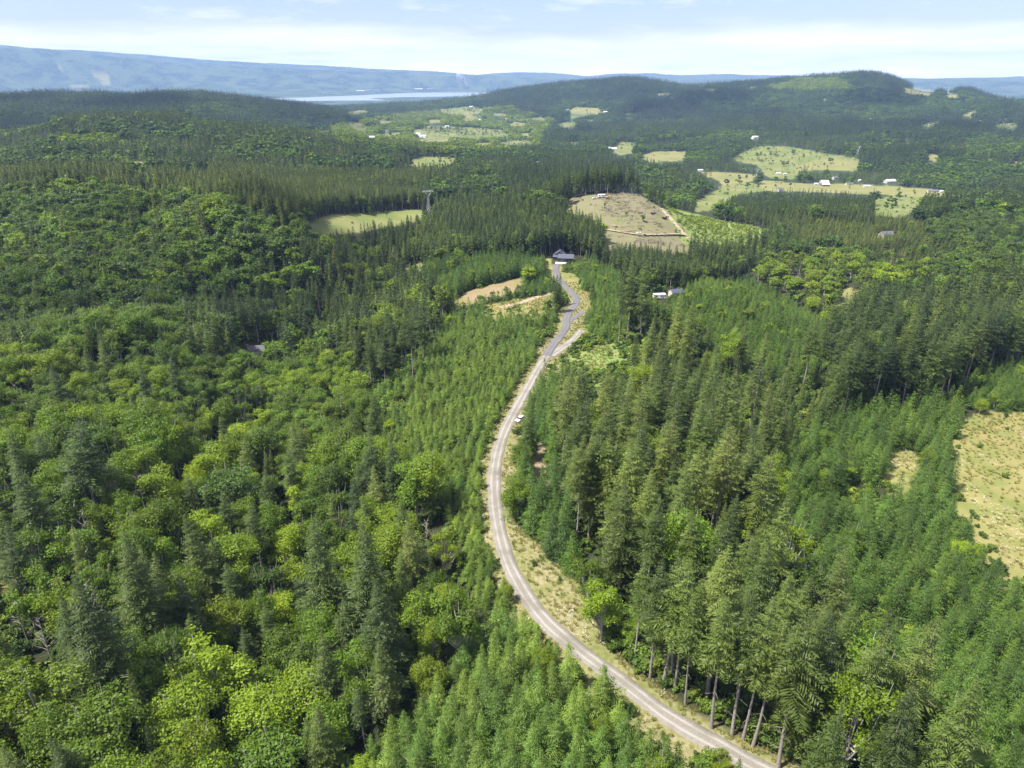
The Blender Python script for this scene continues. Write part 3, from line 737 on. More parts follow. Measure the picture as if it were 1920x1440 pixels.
def dark_house():
    x, y, z = at(1052, 492); z = gz(x, y)
    y += 5; x += 2
    r = empty('house', (x, y, z), R(-8), .70)
    tag(r, 'dark house with slate blue roofs at the end of the road', 'house')
    gable(r, 15, 9.5, 3.6, 6.6, DARKWALL, SLATE, 2.5, 0, 'x', .6)
    gable(r, 10, 11, 4.4, 8.0, DARKWALL, SLATE, -4.5, 9.5, 'y', .6)
    gable(r, 5, 5, 3.0, 4.6, DARKWALL, SLATE, -8.2, 4.0, 'x', .4)
    d = local_box(r, 'garage_door', simple('garage_door', (.10, .10, .11), .5), -3.2, 1.6, -4.83, -4.75, 0, 2.6)
    for q in (3.4, 6.6): local_box(r, 'window', GLASS, q, q + 1.5, -4.82, -4.75, 1.1, 2.4)
    local_box(r, 'window', GLASS, -5.06, -5.0, -2.0, 1.0, 1.0, 2.4)
    c = local_box(r, 'chimney', DARKWALL, -3.3, -2.5, 9, 9.8, 6, 8.8)
    KEEP.append((x, y + 4, 16)); SIGHT.append((x - 2, y - 4, z + 1.0, 7)); SIGHT.append((x + 3, y, z + 4.2, 10))
    px = empty('parking_pad', (x, y, z))
    bpy.data.objects.remove(px)
    p = MB().box(-9.5, 2.5, -10.5, -5.6, -.6, .18).build('driveway_apron', CONC); p.location = (x, y, z); p.rotation_euler = (0, 0, R(-8)); tag(p, kind='structure')
    KEEP.append((x - 2, y - 8, 7))
def grey_house():
    x, y, z = at(480, 652, 3.5)
    r = empty('house', (x, y, z), R(18), .62); tag(r, 'grey shingled house almost hidden in the woods', 'house')
    gable(r, 13, 8.5, 4.2, 7.2, BEIGE, GREYROOF, 0, 0, 'x', .5); gable(r, 6, 8, 3.8, 6.4, BEIGE, GREYROOF, 1.5, -5.5, 'y', .4)
    local_box(r, 'window', GLASS, -4.6, -3.0, -4.34, -4.27, 1.4, 2.8); local_box(r, 'door', WHITE, -2.4, -1.4, -4.34, -4.27, 0, 2.1)
    KEEP.append((x, y, 11)); SIGHT.append((x, y, z + 3.9, 4.0))
def trailer(px, py, label, L=8.5, rz=0.1):
    x, y, z = at(px, py)
    r = empty('travel_trailer', (x, y, z), rz); tag(r, label, 'trailer')
    prof = [(-L / 2, .7), (L / 2, .7), (L / 2 + .3, 1.7), (L / 2 - .2, 3.1), (-L / 2, 3.1), (-L / 2 - .15, 1.8)]
    MB().prism(prof, -1.25, 1.25).build('body', WHITE, r)
    for q in (-2.6, 0.2, 2.4): local_box(r, 'window', GLASS, q, q + 1.0, -1.29, -1.24, 1.7, 2.4)
    local_box(r, 'door', STEEL, 1.45, 2.1, -1.28, -1.24, .75, 2.6)
    for q in (-.5, .5):
        for s in (-1, 1): MB().tube([(q, s * 1.0, .38), (q, s * 1.22, .38)], [.38, .38], 12).build('wheel', RUBBER, r)
    MB().tube([(L / 2, 0, .6), (L / 2 + 1.4, 0, .5)], [.07, .07], 5).build('drawbar', STEEL, r)
    KEEP.append((x, y, 5)); SIGHT.append((x, y, z + (2.2 if py > 500 else .8), 4))
    return r
def shed(px, py, zoff, label, w, d, hw, hr, rm, wm, rz, keep=7, sight=3.0, name='shed', cat='shed', axis='x', drop=0.5):
    x, y, z = at(px, py, zoff)
    if py in (447, 360, 546): drop = 1.55
    r = empty(name, (x, y, z), rz, (1.0 if py < 300 else .35) if name == 'valley_house' else (.72 if cat != 'shed' else .9)); tag(r, label, cat)
    gable(r, w, d, hw, hr, wm, rm, 0, 0, axis, .3)
    local_box(r, 'door', GLASS, -.9, .9, -d / 2 - .07, -d / 2 - .003, 0, 2.2)
    KEEP.append((x, y, max(keep, w * .7)))
    if sight: SIGHT.append((x, y, z + hw * drop, w * .55))
    return r
def car(px, py, rz, body, label, name='car', pickup=False):
    x, y, z = at(px, py); z = gz(x, y)
    r = empty(name, (x, y, z), rz); tag(r, label, 'car' if not pickup else 'pickup')
    prof = [(-2.15, .45), (2.15, .42), (2.2, .75), (2.05, .92), (1.0, 1.02), (-2.1, 1.05)]
    bd = MB().prism(prof, -.88, .88)
    bo = bd.build('body', body, r)
    x0, x1 = (-.2, .9) if pickup else (-1.9, 1.0)
    c = MB(); c.add([(x0, -.84, 1.03), (x1, -.84, 1.02), (x1, .84, 1.02), (x0, .84, 1.03), (x0 + .25, -.66, 1.55), (x1 - .65, -.66, 1.55), (x1 - .65, .66, 1.55), (x0 + .25, .66, 1.55)],
                    [(4, 5, 6, 7), (0, 1, 5, 4), (1, 2, 6, 5), (2, 3, 7, 6), (3, 0, 4, 7)])
    g = c.build('window_glass', GLASS, r)
    MB().box(x0 + .22, x1 - .62, -.68, .68, 1.552, 1.60).build('roof', body, r)
    for sx in (-1.35, 1.38):
        for sy in (-1, 1):
            w = MB().tube([(sx, sy * .70, .33), (sx, sy * .90, .33)], [.33, .33], 14).build('wheel', RUBBER, r)
            MB().tube([(sx, sy * .89, .33), (sx, sy * .915, .33)], [.19, .17], 10).build('rim', STEEL, w)
    for sy in (-.6, .6): MB().box(2.1, 2.21, sy - .17, sy + .17, .62, .76).build('headlight', CONC, r)
    MB().box(2.14, 2.24, -.85, .85, .36, .5).build('bumper', RUBBER, r)
    KEEP.append((x, y, 4.2)); SIGHT.append((x, y, z + .5, 2.6))
    return r
def pylon(px, py, H, label, arms, zoff=0.0, keep=9):
    x, y, z = at(px, py, zoff)
    r = empty('power_pylon', (x, y, z), R(15)); tag(r, label, 'pylon', 'pylons of the power line')
    b = MB(); lv = np.linspace(0, .72, 7); hw = lambda t: np.interp(t, [0, .72], [.10, .035]) * H
    for sx, sy in ((1, 1), (1, -1), (-1, -1), (-1, 1)):
        b.tube([(sx * hw(t), sy * hw(t), t * H) for t in lv], [.11] * 7, 4)
    cs = [(1, 1), (1, -1), (-1, -1), (-1, 1)]
    for a, c in zip(lv[:-1], lv[1:]):
        for i in range(4):
            p, q = cs[i], cs[(i + 1) % 4]
            b.bar((p[0] * hw(a), p[1] * hw(a), a * H), (q[0] * hw(c), q[1] * hw(c), c * H), .10)
            b.bar((q[0] * hw(a), q[1] * hw(a), a * H), (p[0] * hw(c), p[1] * hw(c), c * H), .10)
            b.bar((p[0] * hw(c), p[1] * hw(c), c * H), (q[0] * hw(c), q[1] * hw(c), c * H), .10)
    b.build('lattice_body', STEEL, r)
    k = MB(); t0 = .72 * H; w = hw(.72)
    for s in (-1, 1):                              # two raking horns and the beam of a horizontal-circuit tower
        for yy in (-w, w):
            k.bar((s * w, yy, t0), (s * .17 * H, yy * .6, H * .97), .15)
            k.bar((0, yy, t0 + .05 * H), (s * .17 * H, yy * .6, H * .97), .09)
        for j in range(4): k.bar((s * (w + (.17 * H - w) * j / 4), -w, t0 + .25 * H * j / 4), (s * (w + (.17 * H - w) * (j + 1) / 4), w, t0 + .25 * H * (j + 1) / 4), .08)
    k.build('horn', STEEL, r)
    m = MB(); bl = .30 * H; zz = H * .97
    for yy in (-.6, .6):
        m.bar((-bl, yy * .4, zz), (bl, yy * .4, zz), .09); m.bar((-bl * .75, yy, zz + .9), (bl * .75, yy, zz + .9), .08)
    for j in range(12):
        xa, xb = -bl * .95 + j * bl * 1.9 / 12, -bl * .95 + (j + 1) * bl * 1.9 / 12
        m.bar((xa, -.3, zz), (xb, .4, zz + .9), .05); m.bar((xa, .4, zz + .9), (xb, -.3, zz), .08)
    m.build('crossarm', STEEL, r)
    for s in (-.9, 0, .9): MB().tube([(s * bl, 0, zz), (s * bl, 0, zz - 2.4)], [.14, .14], 5).build('insulator', GLASS, r)
    KEEP.append((x, y, keep)); SIGHT.append((x, y, z + .25 * H, .2 * H))
def loader(px, py):
    x, y, z = at(px, py); r = empty('excavator', (x, y, z), R(20), .7); tag(r, 'orange excavator standing on the landing of the logged hill', 'excavator')
    for s in (-1, 1): MB().box(-2.2, 2.2, s * 1.3 - .35, s * 1.3 + .35, 0, .9).build('track', RUBBER, r)
    MB().box(-2.3, 1.3, -1.4, 1.4, .95, 2.2).build('body', ORANGE, r)
    c = MB().box(.1, 1.5, -1.35, -.2, 2.21, 3.2).build('cab', ORANGE, r); MB().box(1.5, 1.54, -1.25, -.3, 2.3, 3.1).build('window', GLASS, c)
    MB().bar((1.2, .3, 2.0), (4.0, .3, 4.6), .28).bar((4.0, .3, 4.6), (6.4, .3, 1.6), .22).build('boom', ORANGE, r)
    MB().box(5.8, 6.9, -.4, 1.0, .5, 1.5).build('bucket', RUBBER, r); KEEP.append((x, y, 8)); SIGHT.append((x, y, z + 1, 6))
def log_pile(px, py, label, n, L, rz):
    x, y, z = at(px, py); r = empty('log_pile', (x, y, z), rz); tag(r, label, 'log pile', 'heaps of cut logs on the logged hill')
    g = np.random.default_rng(int(px)); k = 0
    n, L = max(2, n - 2), L * .75
    for row in range(2):
        for j in range(n - row):
            q = (j - (n - row) / 2) * .75; zz = .35 + row * .6
            MB().tube([(-L / 2 + g.normal(0, .5), q, zz), (L / 2 + g.normal(0, .5), q + g.normal(0, .15), zz)], [.36, .28], 7).build('log', LOGM, r)
dark_house(); grey_house()
trailer(1236, 561, 'white travel trailer standing among the young trees', 7.0, .12)
shed(1268, 546, 3.0, 'blue grey roofed shed in the young trees', 7.5, 6.5, 3.0, 4.6, SLATE, BEIGE, R(12), 6, 1, drop=1.0)
car(975, 789, R(-125), WHITE, 'white car pulled off on the verge of the gravel road')
car(1115, 373, R(15), WHITE, 'white pickup beside the trailer on the logged hill', 'pickup_truck', True)
trailer(1128, 371, 'white site trailer on the landing of the logged hill', 6.5, .1)
loader(1139, 373)
car(1197, 438, R(10), WHITE, 'white pickup on the dirt track below the logged hill', 'pickup_truck', True)
car(1210, 443, R(0), RUBBER, 'black car on the dirt track below the logged hill')
for a in ((1224, 400, 'grey log heap high on the logged slope', 5, 8, .9), (1245, 408, 'long grey log heap near the edge of the logged slope', 6, 10, 1.1), (1200, 399, 'small log heap in the middle of the logged slope', 4, 7, .4), (1150, 425, 'log heap low on the logged slope by the firs', 5, 8, 2.6), (1170, 436, 'log heap above the dirt track', 5, 9, .2)):
    log_pile(*a)
pylon(804, 397, 21, 'grey lattice pylon at the corner of the green field', 2, 0, 9)
pylon(1418, 330, 20, 'lattice pylon standing on the golden farm field', 2, 8.0, 9)
pylon(1608, 287, 24, 'farthest lattice pylon above the upper pasture', 2, 10.0, 9)
# farm along the valley road
FARM = [(1545, 344, 'long white farmhouse beside the dark firs', 20, 12, 4, 8, 0, FARMW, .1), (1565, 337, 'white gabled house in the bare yard', 13, 10, 5, 9, 2, FARMW, .3), (1530, 347, 'small white outbuilding on the farm track', 9, 7, 3, 5, 0, FARMW, -.2),
        (1547, 349, 'pink roofed barn by the golden field', 19, 10, 4, 8, 0, REDB, .05), (1459, 327, 'white shed alone on the upper pasture', 12, 7, 3, 5, 0, FARMW, 0), (1471, 328, 'small white shed beside the larger one on the pasture', 7, 5, 3, 4.5, 0, FARMW, 0),
        (1592, 347, 'grey roofed farm shed between the trees', 18, 9, 4, 6, 2, BEIGE, .1), (1611, 340, 'small pale hut under the dark firs', 6, 5, 3, 5, 0, FARMW, .2), (1625, 351, 'low pale shed east of the farm', 16, 8, 3, 5, 0, BEIGE, -.1),
        (1668, 343, 'large pale roofed barn by the curved track', 26, 14, 5, 9, 0, FARMW, .2), (1752, 356, 'long grey roofed house at the end of the farm field', 28, 10, 3.5, 6, 2, BEIGE, -.15), (1765, 361, 'small white shed behind the long grey house', 8, 6, 3, 4.5, 0, FARMW, 0),
        (1313, 321, 'long white shed on the edge of the golden field', 14, 7, 3, 5, 0, FARMW, .1), (1461, 360, 'grey roof showing above the plantation', 12, 9, 5, 9, 2, BEIGE, .4), (1660, 447, 'grey roofed house in the light plantation', 15, 10, 5, 9, 2, BEIGE, .2)]
for px, py, lab, w, d, hw, hr, ri, wm, rz in FARM:
    shed(px, py, 0 if py < 355 or py > 359 else 4, lab, w, d, hw, hr, ROOFS[ri], wm, rz, 12, True, 'farm_building', 'building')
# scattered houses of the far valley and hill
VAL = [(697, 206, 'white cottage on the small golden field'), (724, 246, 'pale house in the trees behind the tall firs'), (762, 240, 'low white house in the sunny valley'), (748, 241, 'pale shed in the sunny valley'), (792, 218, 'white house at the foot of the dark ridge'), (805, 219, 'second white house at the foot of the dark ridge'),
       (848, 228, 'wide pale house beside the bare yard'), (785, 252, 'long white barn beside the meadow'), (793, 256, 'white shed beside the long meadow barn'), (883, 201, 'tan house on the upper meadow'), (917, 203, 'white house east of the upper meadow'), (838, 238, 'small white house under the trees'),
       (900, 225, 'white house on the valley road'), (930, 224, 'pale house on the valley road'), (951, 224, 'white shed on the valley road'), (697, 258, 'white tall house among dark firs'), (741, 232, 'grey house in the woods'), (585, 210, 'lone white house in the dark ridge forest'), (310, 200, 'lone white house on the left ridge'),
       (970, 221, 'long white house right of the valley meadows'), (992, 206, 'pale house below the crest'), (1063, 207, 'white barn by the golden hill field'), (1135, 211, 'white house east of the golden hill field'), (1150, 280, 'white house on the green clearing'), (1140, 279, 'grey shed beside the white clearing house'),
       (1008, 302, 'tan house in the dark forest gap'), (1415, 258, 'red and white house on the forest slope'), (1623, 226, 'white house halfway up the hill'), (1632, 225, 'smaller white house halfway up the hill'), (1817, 229, 'long pale house below the small golden field'), (1838, 229, 'white house right of the small golden field'),
       (1474, 233, 'small white house on the dark slope'), (355, 325, 'pale house in the dark wood on the left plateau'), (384, 327, 'small tan house in the dark wood on the left plateau')]
g_ = np.random.default_rng(3)
for px, py, lab in VAL:
    w = g_.uniform(15, 22) if py < 300 else 12
    shed(px, py, 3.0, lab, w, w * .6, 4.5, 7.5, ROOFS[int(g_.integers(3))] if 'white' not in lab else ROOFS[0], WHITE if ('white' in lab or g_.random() < .5) else BEIGE, g_.uniform(-.5, .5), 16, True, 'valley_house', 'house', 'x', .1)
# mill sheds along the far river bank
for i, (px, py, L, lab) in enumerate([(676, 172, 170, 'white mill shed on the far river bank'), (690, 171, 120, 'low mill shed beside the white one on the bank'), (706, 171, 150, 'long pale warehouse on the far river bank'), (785, 168.5, 190, 'long tan warehouse farther along the bank'), (806, 168, 140, 'pale warehouse left of the smoke plume'), (845, 167, 120, 'pale mill building below the smoke plume')]):
    d = ray(px, py); t = (11350) / math.hypot(d[0], d[1]); x, y, _ = at(px, py)
    r = empty('warehouse', (x, y, float(height(x, y))), .2); tag(r, lab, 'warehouse'); gable(r, L * .7, 40, 14, 22, BEIGE, ROOFS[i % 3], 0, 0, 'x', 2)
def smoke():
    x, y, z = at(872, 166)
    g = np.random.default_rng(4); V, Fq, nn = [], [], 0
    for k in range(26):
        t = k / 25; c = np.array([-90 * t ** 1.5 + g.normal(0, 12), g.normal(0, 20), 15 + 190 * t]); rr = 20 + 34 * t + g.uniform(-5, 8)
        th = np.linspace(0, math.pi, 7); ph = np.linspace(0, 2 * math.pi, 11)[:-1]
        v = np.array([c + rr * (1 + .18 * math.sin(5 * p + k)) * np.array([math.sin(a) * math.cos(p), math.sin(a) * math.sin(p), math.cos(a)]) for a in th for p in ph])
        V.append(v); Fq += [(nn + i * 10 + j, nn + i * 10 + (j + 1) % 10, nn + (i + 1) * 10 + (j + 1) % 10, nn + (i + 1) * 10 + j) for i in range(6) for j in range(10)]; nn += len(v)
    m, n, l = mat('smoke'); a = N(n, 'ShaderNodeBsdfDiffuse'); a.inputs[0].default_value = (.85, .85, .88, 1); b = N(n, 'ShaderNodeBsdfTransparent'); q = N(n, 'ShaderNodeMixShader'); q.inputs[0].default_value = .93
    l.new(a.outputs[0], q.inputs[1]); l.new(b.outputs[0], q.inputs[2]); o = N(n, 'ShaderNodeOutputMaterial'); l.new(q.outputs[0], o.inputs[0])
    o_ = link('smoke', new_mesh('smoke', np.vstack(V), Fq, [m], smooth=True)); o_.location = (x, y, z); tag(o_, 'thin white smoke plume over the river mill', 'smoke', kind='stuff')
smoke()
NB = len(KEEP)
# bare dead trees
DEADS = [(1415, 755, 24, 'bare grey dead fir among the tall firs', 0, .4), (152, 905, 15, 'white forked dead tree left of the big dark firs', 1, .6), (160, 990, 15, 'white branching dead tree low in the left woods', 1, .6), (262, 910, 13, 'cluster of bare silvery stems in the left woods', 1, .6), (330, 868, 14, 'bare twiggy dead crown on the alder slope', 1, .6), (55, 778, 15, 'pale dead stem on the edge of the alder slope', 0, .6),
         (1205, 1075, 20, 'bare grey pole beside the lime maples', 0, .5), (85, 1200, 16, 'twisted white dead branches near the left edge', 1, .6), (40, 1165, 14, 'white dead crown at the left edge', 1, .6), (800, 1005, 13, 'bleached dead top beside the lime tree', 1, .6),
         (640, 760, 18, 'grey dead fir at the plantation edge', 0, .6), (598, 575, 16, 'bleached dead tree in the middle firs', 0, .6), (1500, 505, 18, 'pale dead fir in the hollow', 0, .6), (1483, 500, 18, 'tall bare fir at the hollow', 0, .6), (545, 1065, 13, 'short white snag among the lime crowns', 1, .6), (170, 1130, 16, 'white bare limbs above the bottom woods', 1, .6), (420, 1310, 13, 'bare branch showing in the lime crowns', 1, .7)]
for i, (px, py, H, lab, bushy, f) in enumerate(DEADS):
    x, y, z = at(px, py, H * f)
    r = empty('dead_tree', (x, y, z - .2), i * 1.3); tag(r, lab, 'dead tree', 'bare dead trees')
    sb = snag(i + 200, H, 26 if bushy else 22, 1.3 if bushy else 1.0, bool(bushy))
    tk = MB(); tk.v, tk.f, tk.n = sb.v[:1], sb.f[:1], sb.n; br = MB()
    off = len(sb.v[0]); br.v = sb.v[1:]; br.f = [f_ - off for f_ in sb.f[1:]]
    tk.build('trunk', DEADW, r, True); br.build('branch', DEADW, r)
    KEEP.append((x, y, 2.4)); SIGHT.append((x, y, z + H * .45, 3.2))

# ------------------------------------------------------------------ which trees stand where
ZONES = [  # name, outline in the photo (crown level), spacing class, mix
    ('bump', 'young', [(1240, 575), (1300, 528), (1400, 520), (1480, 556), (1545, 610), (1560, 680), (1500, 715), (1400, 690), (1320, 650), (1240, 600)], dict(h=(6, 8.5), tint=.55), 'on the rounded hill'),
    ('road', 'young', [(828, 592), (900, 575), (1000, 570), (1045, 585), (1035, 610), (1010, 640), (988, 690), (965, 738), (940, 783), (915, 828), (900, 880), (900, 955), (925, 1020), (950, 1090), (975, 1150), (900, 1150), (855, 985), (800, 905), (720, 850), (690, 790), (680, 745), (760, 680), (820, 620)], dict(h=(5, 7.2), tint=.70), 'left of the gravel road'),
    ('row', 'young', [(860, 566), (905, 549), (985, 530), (1000, 518), (1040, 515), (1050, 548), (960, 560), (900, 572)], dict(h=(5, 7), tint=.4), 'between the bare strips'),
    ('home', 'young', [(750, 505), (900, 480), (1030, 468), (1040, 525), (1046, 548), (1010, 556), (905, 570), (840, 575), (830, 562), (790, 545)], dict(h=(10, 14), tint=.42), 'beside the dark house'),
    ('home', 'young', [(1054, 488), (1100, 478), (1160, 508), (1185, 545), (1100, 552), (1085, 540), (1062, 518)], dict(h=(6, 8.5), tint=.55), 'beside the dark house'),
    ('home', 'young', [(1095, 556), (1180, 545), (1240, 560), (1190, 600), (1150, 635), (1105, 615), (1085, 600)], dict(h=(5.5, 8), tint=.6), 'beside the dark house'),
    ('east', 'young', [(1480, 830), (1600, 765), (1800, 740), (1805, 890), (1835, 955), (1872, 1040), (1920, 1090), (2200, 1160), (2300, 1900), (1900, 1900), (1750, 1400), (1690, 1300), (1600, 1200), (1500, 1100), (1440, 1000), (1440, 900)], dict(h=(10, 14), tint=.48), 'beside the dry field'),
    ('east', 'young', [(1800, 705), (1920, 672), (2200, 630), (2200, 775), (1830, 770)], dict(h=(6.5, 9), tint=.5), 'beside the dry field'),
    ('south', 'young', [(1000, 1175), (1060, 1225), (1130, 1280), (1250, 1365), (1400, 1455), (1500, 1530), (1500, 1900), (520, 1900), (640, 1440), (780, 1330), (830, 1270), (900, 1190), (940, 1120)], dict(h=(9, 13), tint=.52), 'below the road bend'),
    ('scrub', 'shrub', [(1245, 385), (1330, 408), (1440, 430), (1450, 460), (1380, 475), (1300, 460), (1270, 420)], dict(h=(1.8, 3.4), tint=.85), 'beside the logged hill'),
    ('brushy', 'shrub', [(1066, 664), (1090, 636), (1100, 600), (1180, 625), (1240, 650), (1230, 700), (1130, 715), (1076, 706)], dict(h=(2, 5), tint=.7), ''),
    ('ravine edge', 'broad', [(850, 980), (925, 1050), (960, 1140), (860, 1210), (800, 1180), (800, 1080)], dict(h=(8, 13), tint=.6, mix=.15), ''),
    ('maples', 'broad', [(1430, 880), (1490, 850), (1500, 930), (1480, 1020), (1420, 1010), (1410, 930)], dict(h=(12, 16), tint=.8, mix=0), ''),
    ('road maples', 'broad', [(1080, 1060), (1180, 1070), (1200, 1180), (1180, 1240), (1110, 1160)], dict(h=(8, 13), tint=.62, mix=.25), ''),
    ('road firs', 'young', [(962, 880), (1040, 810), (1050, 900), (1075, 1000), (1100, 1070), (1040, 1050), (985, 985)], dict(h=(11, 17), tint=.35), 'right of the gravel road'),
    ('road firs', 'young', [(985, 750), (1030, 690), (1060, 700), (1050, 800), (975, 830)], dict(h=(9, 14), tint=.45), 'right of the gravel road'),
    ('upper right', 'tall', [(1240, 600), (1320, 655), (1400, 695), (1500, 720), (1560, 685), (1570, 760), (1490, 830), (1400, 800), (1290, 760), (1220, 700)], dict(h=(10, 17), tint=.55, mix=.08), 'right of the road'),
    ('right stand', 'tall', [(1060, 650), (1170, 535), (1240, 560), (1300, 640), (1420, 650), (1540, 650), (1560, 760), (1480, 830), (1430, 930), (1430, 1000), (1500, 1100), (1600, 1200), (1690, 1300), (1790, 1480), (1700, 1600), (1540, 1480), (1267, 1317), (1120, 1160), (1083, 1083), (1040, 1040), (1075, 1000), (1050, 900), (1000, 800), (1010, 740)], dict(h=(19, 37), tint=.55, mix=.10), 'right of the gravel road'),
    ('far stand', 'tall', [(1540, 600), (1700, 560), (1920, 520), (2200, 480), (2200, 640), (1920, 672), (1800, 705), (1700, 745), (1600, 755), (1540, 700)], dict(h=(30, 37), tint=.38, mix=.04), 'in the farther stand'),
    ('hollow', 'broad', [(1390, 500), (1560, 470), (1700, 520), (1650, 600), (1560, 640), (1480, 556), (1400, 520)], dict(h=(10, 16), tint=.78, mix=.25), ''),
    ('alder slope', 'broad', [(330, 690), (560, 650), (690, 690), (700, 800), (640, 850), (420, 860), (200, 830), (0, 800), (0, 740), (180, 720)], dict(h=(12, 16), tint=.62, mix=.14), 'on the alder slope'),
    ('maple hill', 'broad', [(0, 370), (130, 345), (420, 385), (540, 440), (530, 500), (420, 560), (300, 640), (0, 660)], dict(h=(15, 23), tint=.44, mix=.16), ''),
    ('mid firs', 'tall', [(420, 570), (540, 470), (700, 440), (830, 500), (850, 560), (820, 620), (700, 720), (560, 650), (330, 690), (300, 640)], dict(h=(19, 27), tint=.42, mix=.15), ''),
    ('left mix', 'broad', [(-500, 640), (330, 690), (700, 800), (860, 960), (860, 1210), (780, 1340), (640, 1440), (520, 1900), (-900, 1900)], dict(h=(13, 22), tint=.60, mix=.36), 'left of the ravine'),
    ('plateau', 'plant', [(0, 325), (420, 318), (800, 330), (810, 395), (560, 402), (420, 384), (130, 345), (0, 368)], dict(h=(19, 23), tint=.6, mix=.03), ''),
    ('hill firs', 'plant', [(560, 440), (700, 420), (900, 385), (1070, 388), (1125, 402), (1142, 427), (1130, 470), (900, 478), (700, 470)], dict(h=(18, 24), tint=.38, mix=.06), ''),
    ('crest stand', 'tall', [(930, 330), (1000, 305), (1180, 300), (1210, 368), (1170, 360), (1130, 363), (1050, 372), (960, 370)], dict(h=(22, 27), tint=.35, mix=0), ''),
    ('back firs', 'plant', [(1020, 452), (1300, 458), (1480, 480), (1470, 520), (1300, 525), (1160, 505), (1080, 478)], dict(h=(15, 19), tint=.36, mix=.05), ''),
    ('far plantation', 'plant', [(1350, 362), (1440, 345), (1560, 360), (1650, 380), (1640, 420), (1500, 400), (1380, 400)], dict(h=(14, 17), tint=.4, mix=.05), ''),
    ('light plantation', 'plant', [(1480, 430), (1600, 395), (1740, 420), (1740, 450), (1600, 460), (1500, 470)], dict(h=(10, 13), tint=.75, mix=.05), ''),
    ('sunny valley', 'broad', [(560, 250), (680, 225), (760, 212), (960, 200), (1040, 225), (1010, 275), (860, 290), (640, 272)], dict(h=(9, 14), tint=.9, mix=.25), ''),  # valley sunlight painted into the leaves as a raised tint
    ('sunny slope', 'broad', [(1430, 165), (1500, 148), (1590, 150), (1600, 168), (1500, 172)], dict(h=(8, 12), tint=.9, mix=.1), ''),  # high tint puts the sun patch into the leaf colour
    ('lime strip', 'broad', [(0, 325), (0, 312), (60, 316), (130, 320), (130, 328), (40, 332)], dict(h=(8, 11), tint=.92, mix=0), ''),
    ('lime strip', 'broad', [(190, 290), (270, 298), (330, 300), (320, 310), (240, 312)], dict(h=(8, 12), tint=.85, mix=.1), ''),
    ('lime strip', 'broad', [(100, 258), (240, 252), (200, 275), (110, 270)], dict(h=(9, 14), tint=.8, mix=.3), ''),
]
ZONES = [(a, b, poly(p), d, t) for a, b, p, d, t in ZONES]
ZTYPE = {'young': 0, 'tall': 1, 'broad': 2, 'plant': 3, 'shrub': 4}
def zone_of(x, y, z, keep=None):
    """index of the zone for ground points; -1 cleared, len(ZONES) default"""
    out = np.full(len(x), len(ZONES))
    for i in range(len(ZONES) - 1, -1, -1):
        _, kind, P, d, _ = ZONES[i]
        px, py, dd = project(x, y, z + 0.5 * sum(d['h']) / 2)
        out[inside(px, py, P)] = i
    px, py, dd = project(x, y, z)
    r = np.hypot(x, y)
    jx, jy = vnoise(x, y, 14, 11, 2) * np.clip(2600 / r, 1, 11), vnoise(x, y, 14, 12, 2) * np.clip(1500 / r, .6, 8)
    for k, P in CLEAR:
        if k == 'scrub': continue
        out[inside(px + jx, py + jy, P)] = -1
    for q in (KEEP if keep is None else keep):
        out[np.hypot(x - q[0], y - q[1]) < q[2]] = -1
    near = r < 700
    if near.any():
        rd = np.full(len(x), 1e9); rd[near] = road_dist(x[near], y[near])
        out[rd < 2.6] = -1
    return out
def grid(sp, r0, r1, azmax, jit=0.4, seed=0):
    g = np.random.default_rng(seed)
    n = int(r1 / sp) + 1
    gx, gy = np.meshgrid(np.arange(-n, n + 1), np.arange(int(-60 / sp), n + 1))
    a = 0.35
    x, y = gx * sp * 1.0, gy * sp * 1.0
    x = x + (gy % 2) * sp * .5
    x, y = x * math.cos(a) - y * math.sin(a), x * math.sin(a) + y * math.cos(a)
    x = x.ravel(); y = y.ravel()
    r = np.hypot(x, y)
    m = (r >= r0) & (r < r1) & (y > 10) & (np.abs(np.arctan2(x, y)) < R(azmax))
    x, y = x[m], y[m]
    x = x + g.uniform(-jit, jit, len(x)) * sp; y = y + g.uniform(-jit, jit, len(y)) * sp
    return x, y
def visible(x, y, z, mx=330, my=420):
    px, py, d = project(x, y, z)
    return (px > -mx) & (px < 1920 + mx) & (py < 1440 + my) & (d > 20)
BARE = set()
TALL, YNG, BRD, SHR = [], [], [], []      # rows: x, y, z, H, tint, zone
def opened(x, y, z, H):
    """trees whose crown would stand over an open patch"""
    bad = np.zeros(len(x), bool)
    for f in (.25, .6, .92):
        px, py, _ = project(x, y, z + H * f)
        for k, P in CLEAR:
            if f > .9 and k == 'verge': continue
            if k != 'scrub': bad |= inside(px, py, P)
    return bad
def cap(x, y, z):
    """largest height that keeps the open views free"""
    m = np.full(len(x), 1e9)
    for tx, ty, tz, w in SIGHT:
        L = math.hypot(tx, ty); ux, uy = tx / L, ty / L
        s = L - (x * ux + y * uy); lat = np.abs(x * uy - y * ux)
        lim = tz + s * (ZC - tz) / L - z
        m = np.where((s > 0) & (s < 260) & (lat < w), np.minimum(m, lim), m)
    return m
def parcel(x, y):
    """woods are owned and felled in parcels: each has its own age, mix and colour"""
    s = 130.0 if math.hypot(x, y) < 1200 else 210.0
    a = x * .92 + y * .38 + 40 * math.sin(y / 170); b = -x * .38 + y * .92 + 35 * math.sin(x / 140)
    h = (int(math.floor(a / s)) * 7349 + int(math.floor(b / (s * .7))) * 9151) % 1000
    q = np.random.default_rng(h); t = q.random()
    if t < .30: return (1, (13, 16), q.uniform(.4, .62), .97)
    if t < .55: return (2, (21, 27), q.uniform(.25, .5), .95)
    if t < .75: return (3, (12, 19), q.uniform(.28, .52), .25)
    return (4, (15, 26), q.uniform(.28, .48), .65)
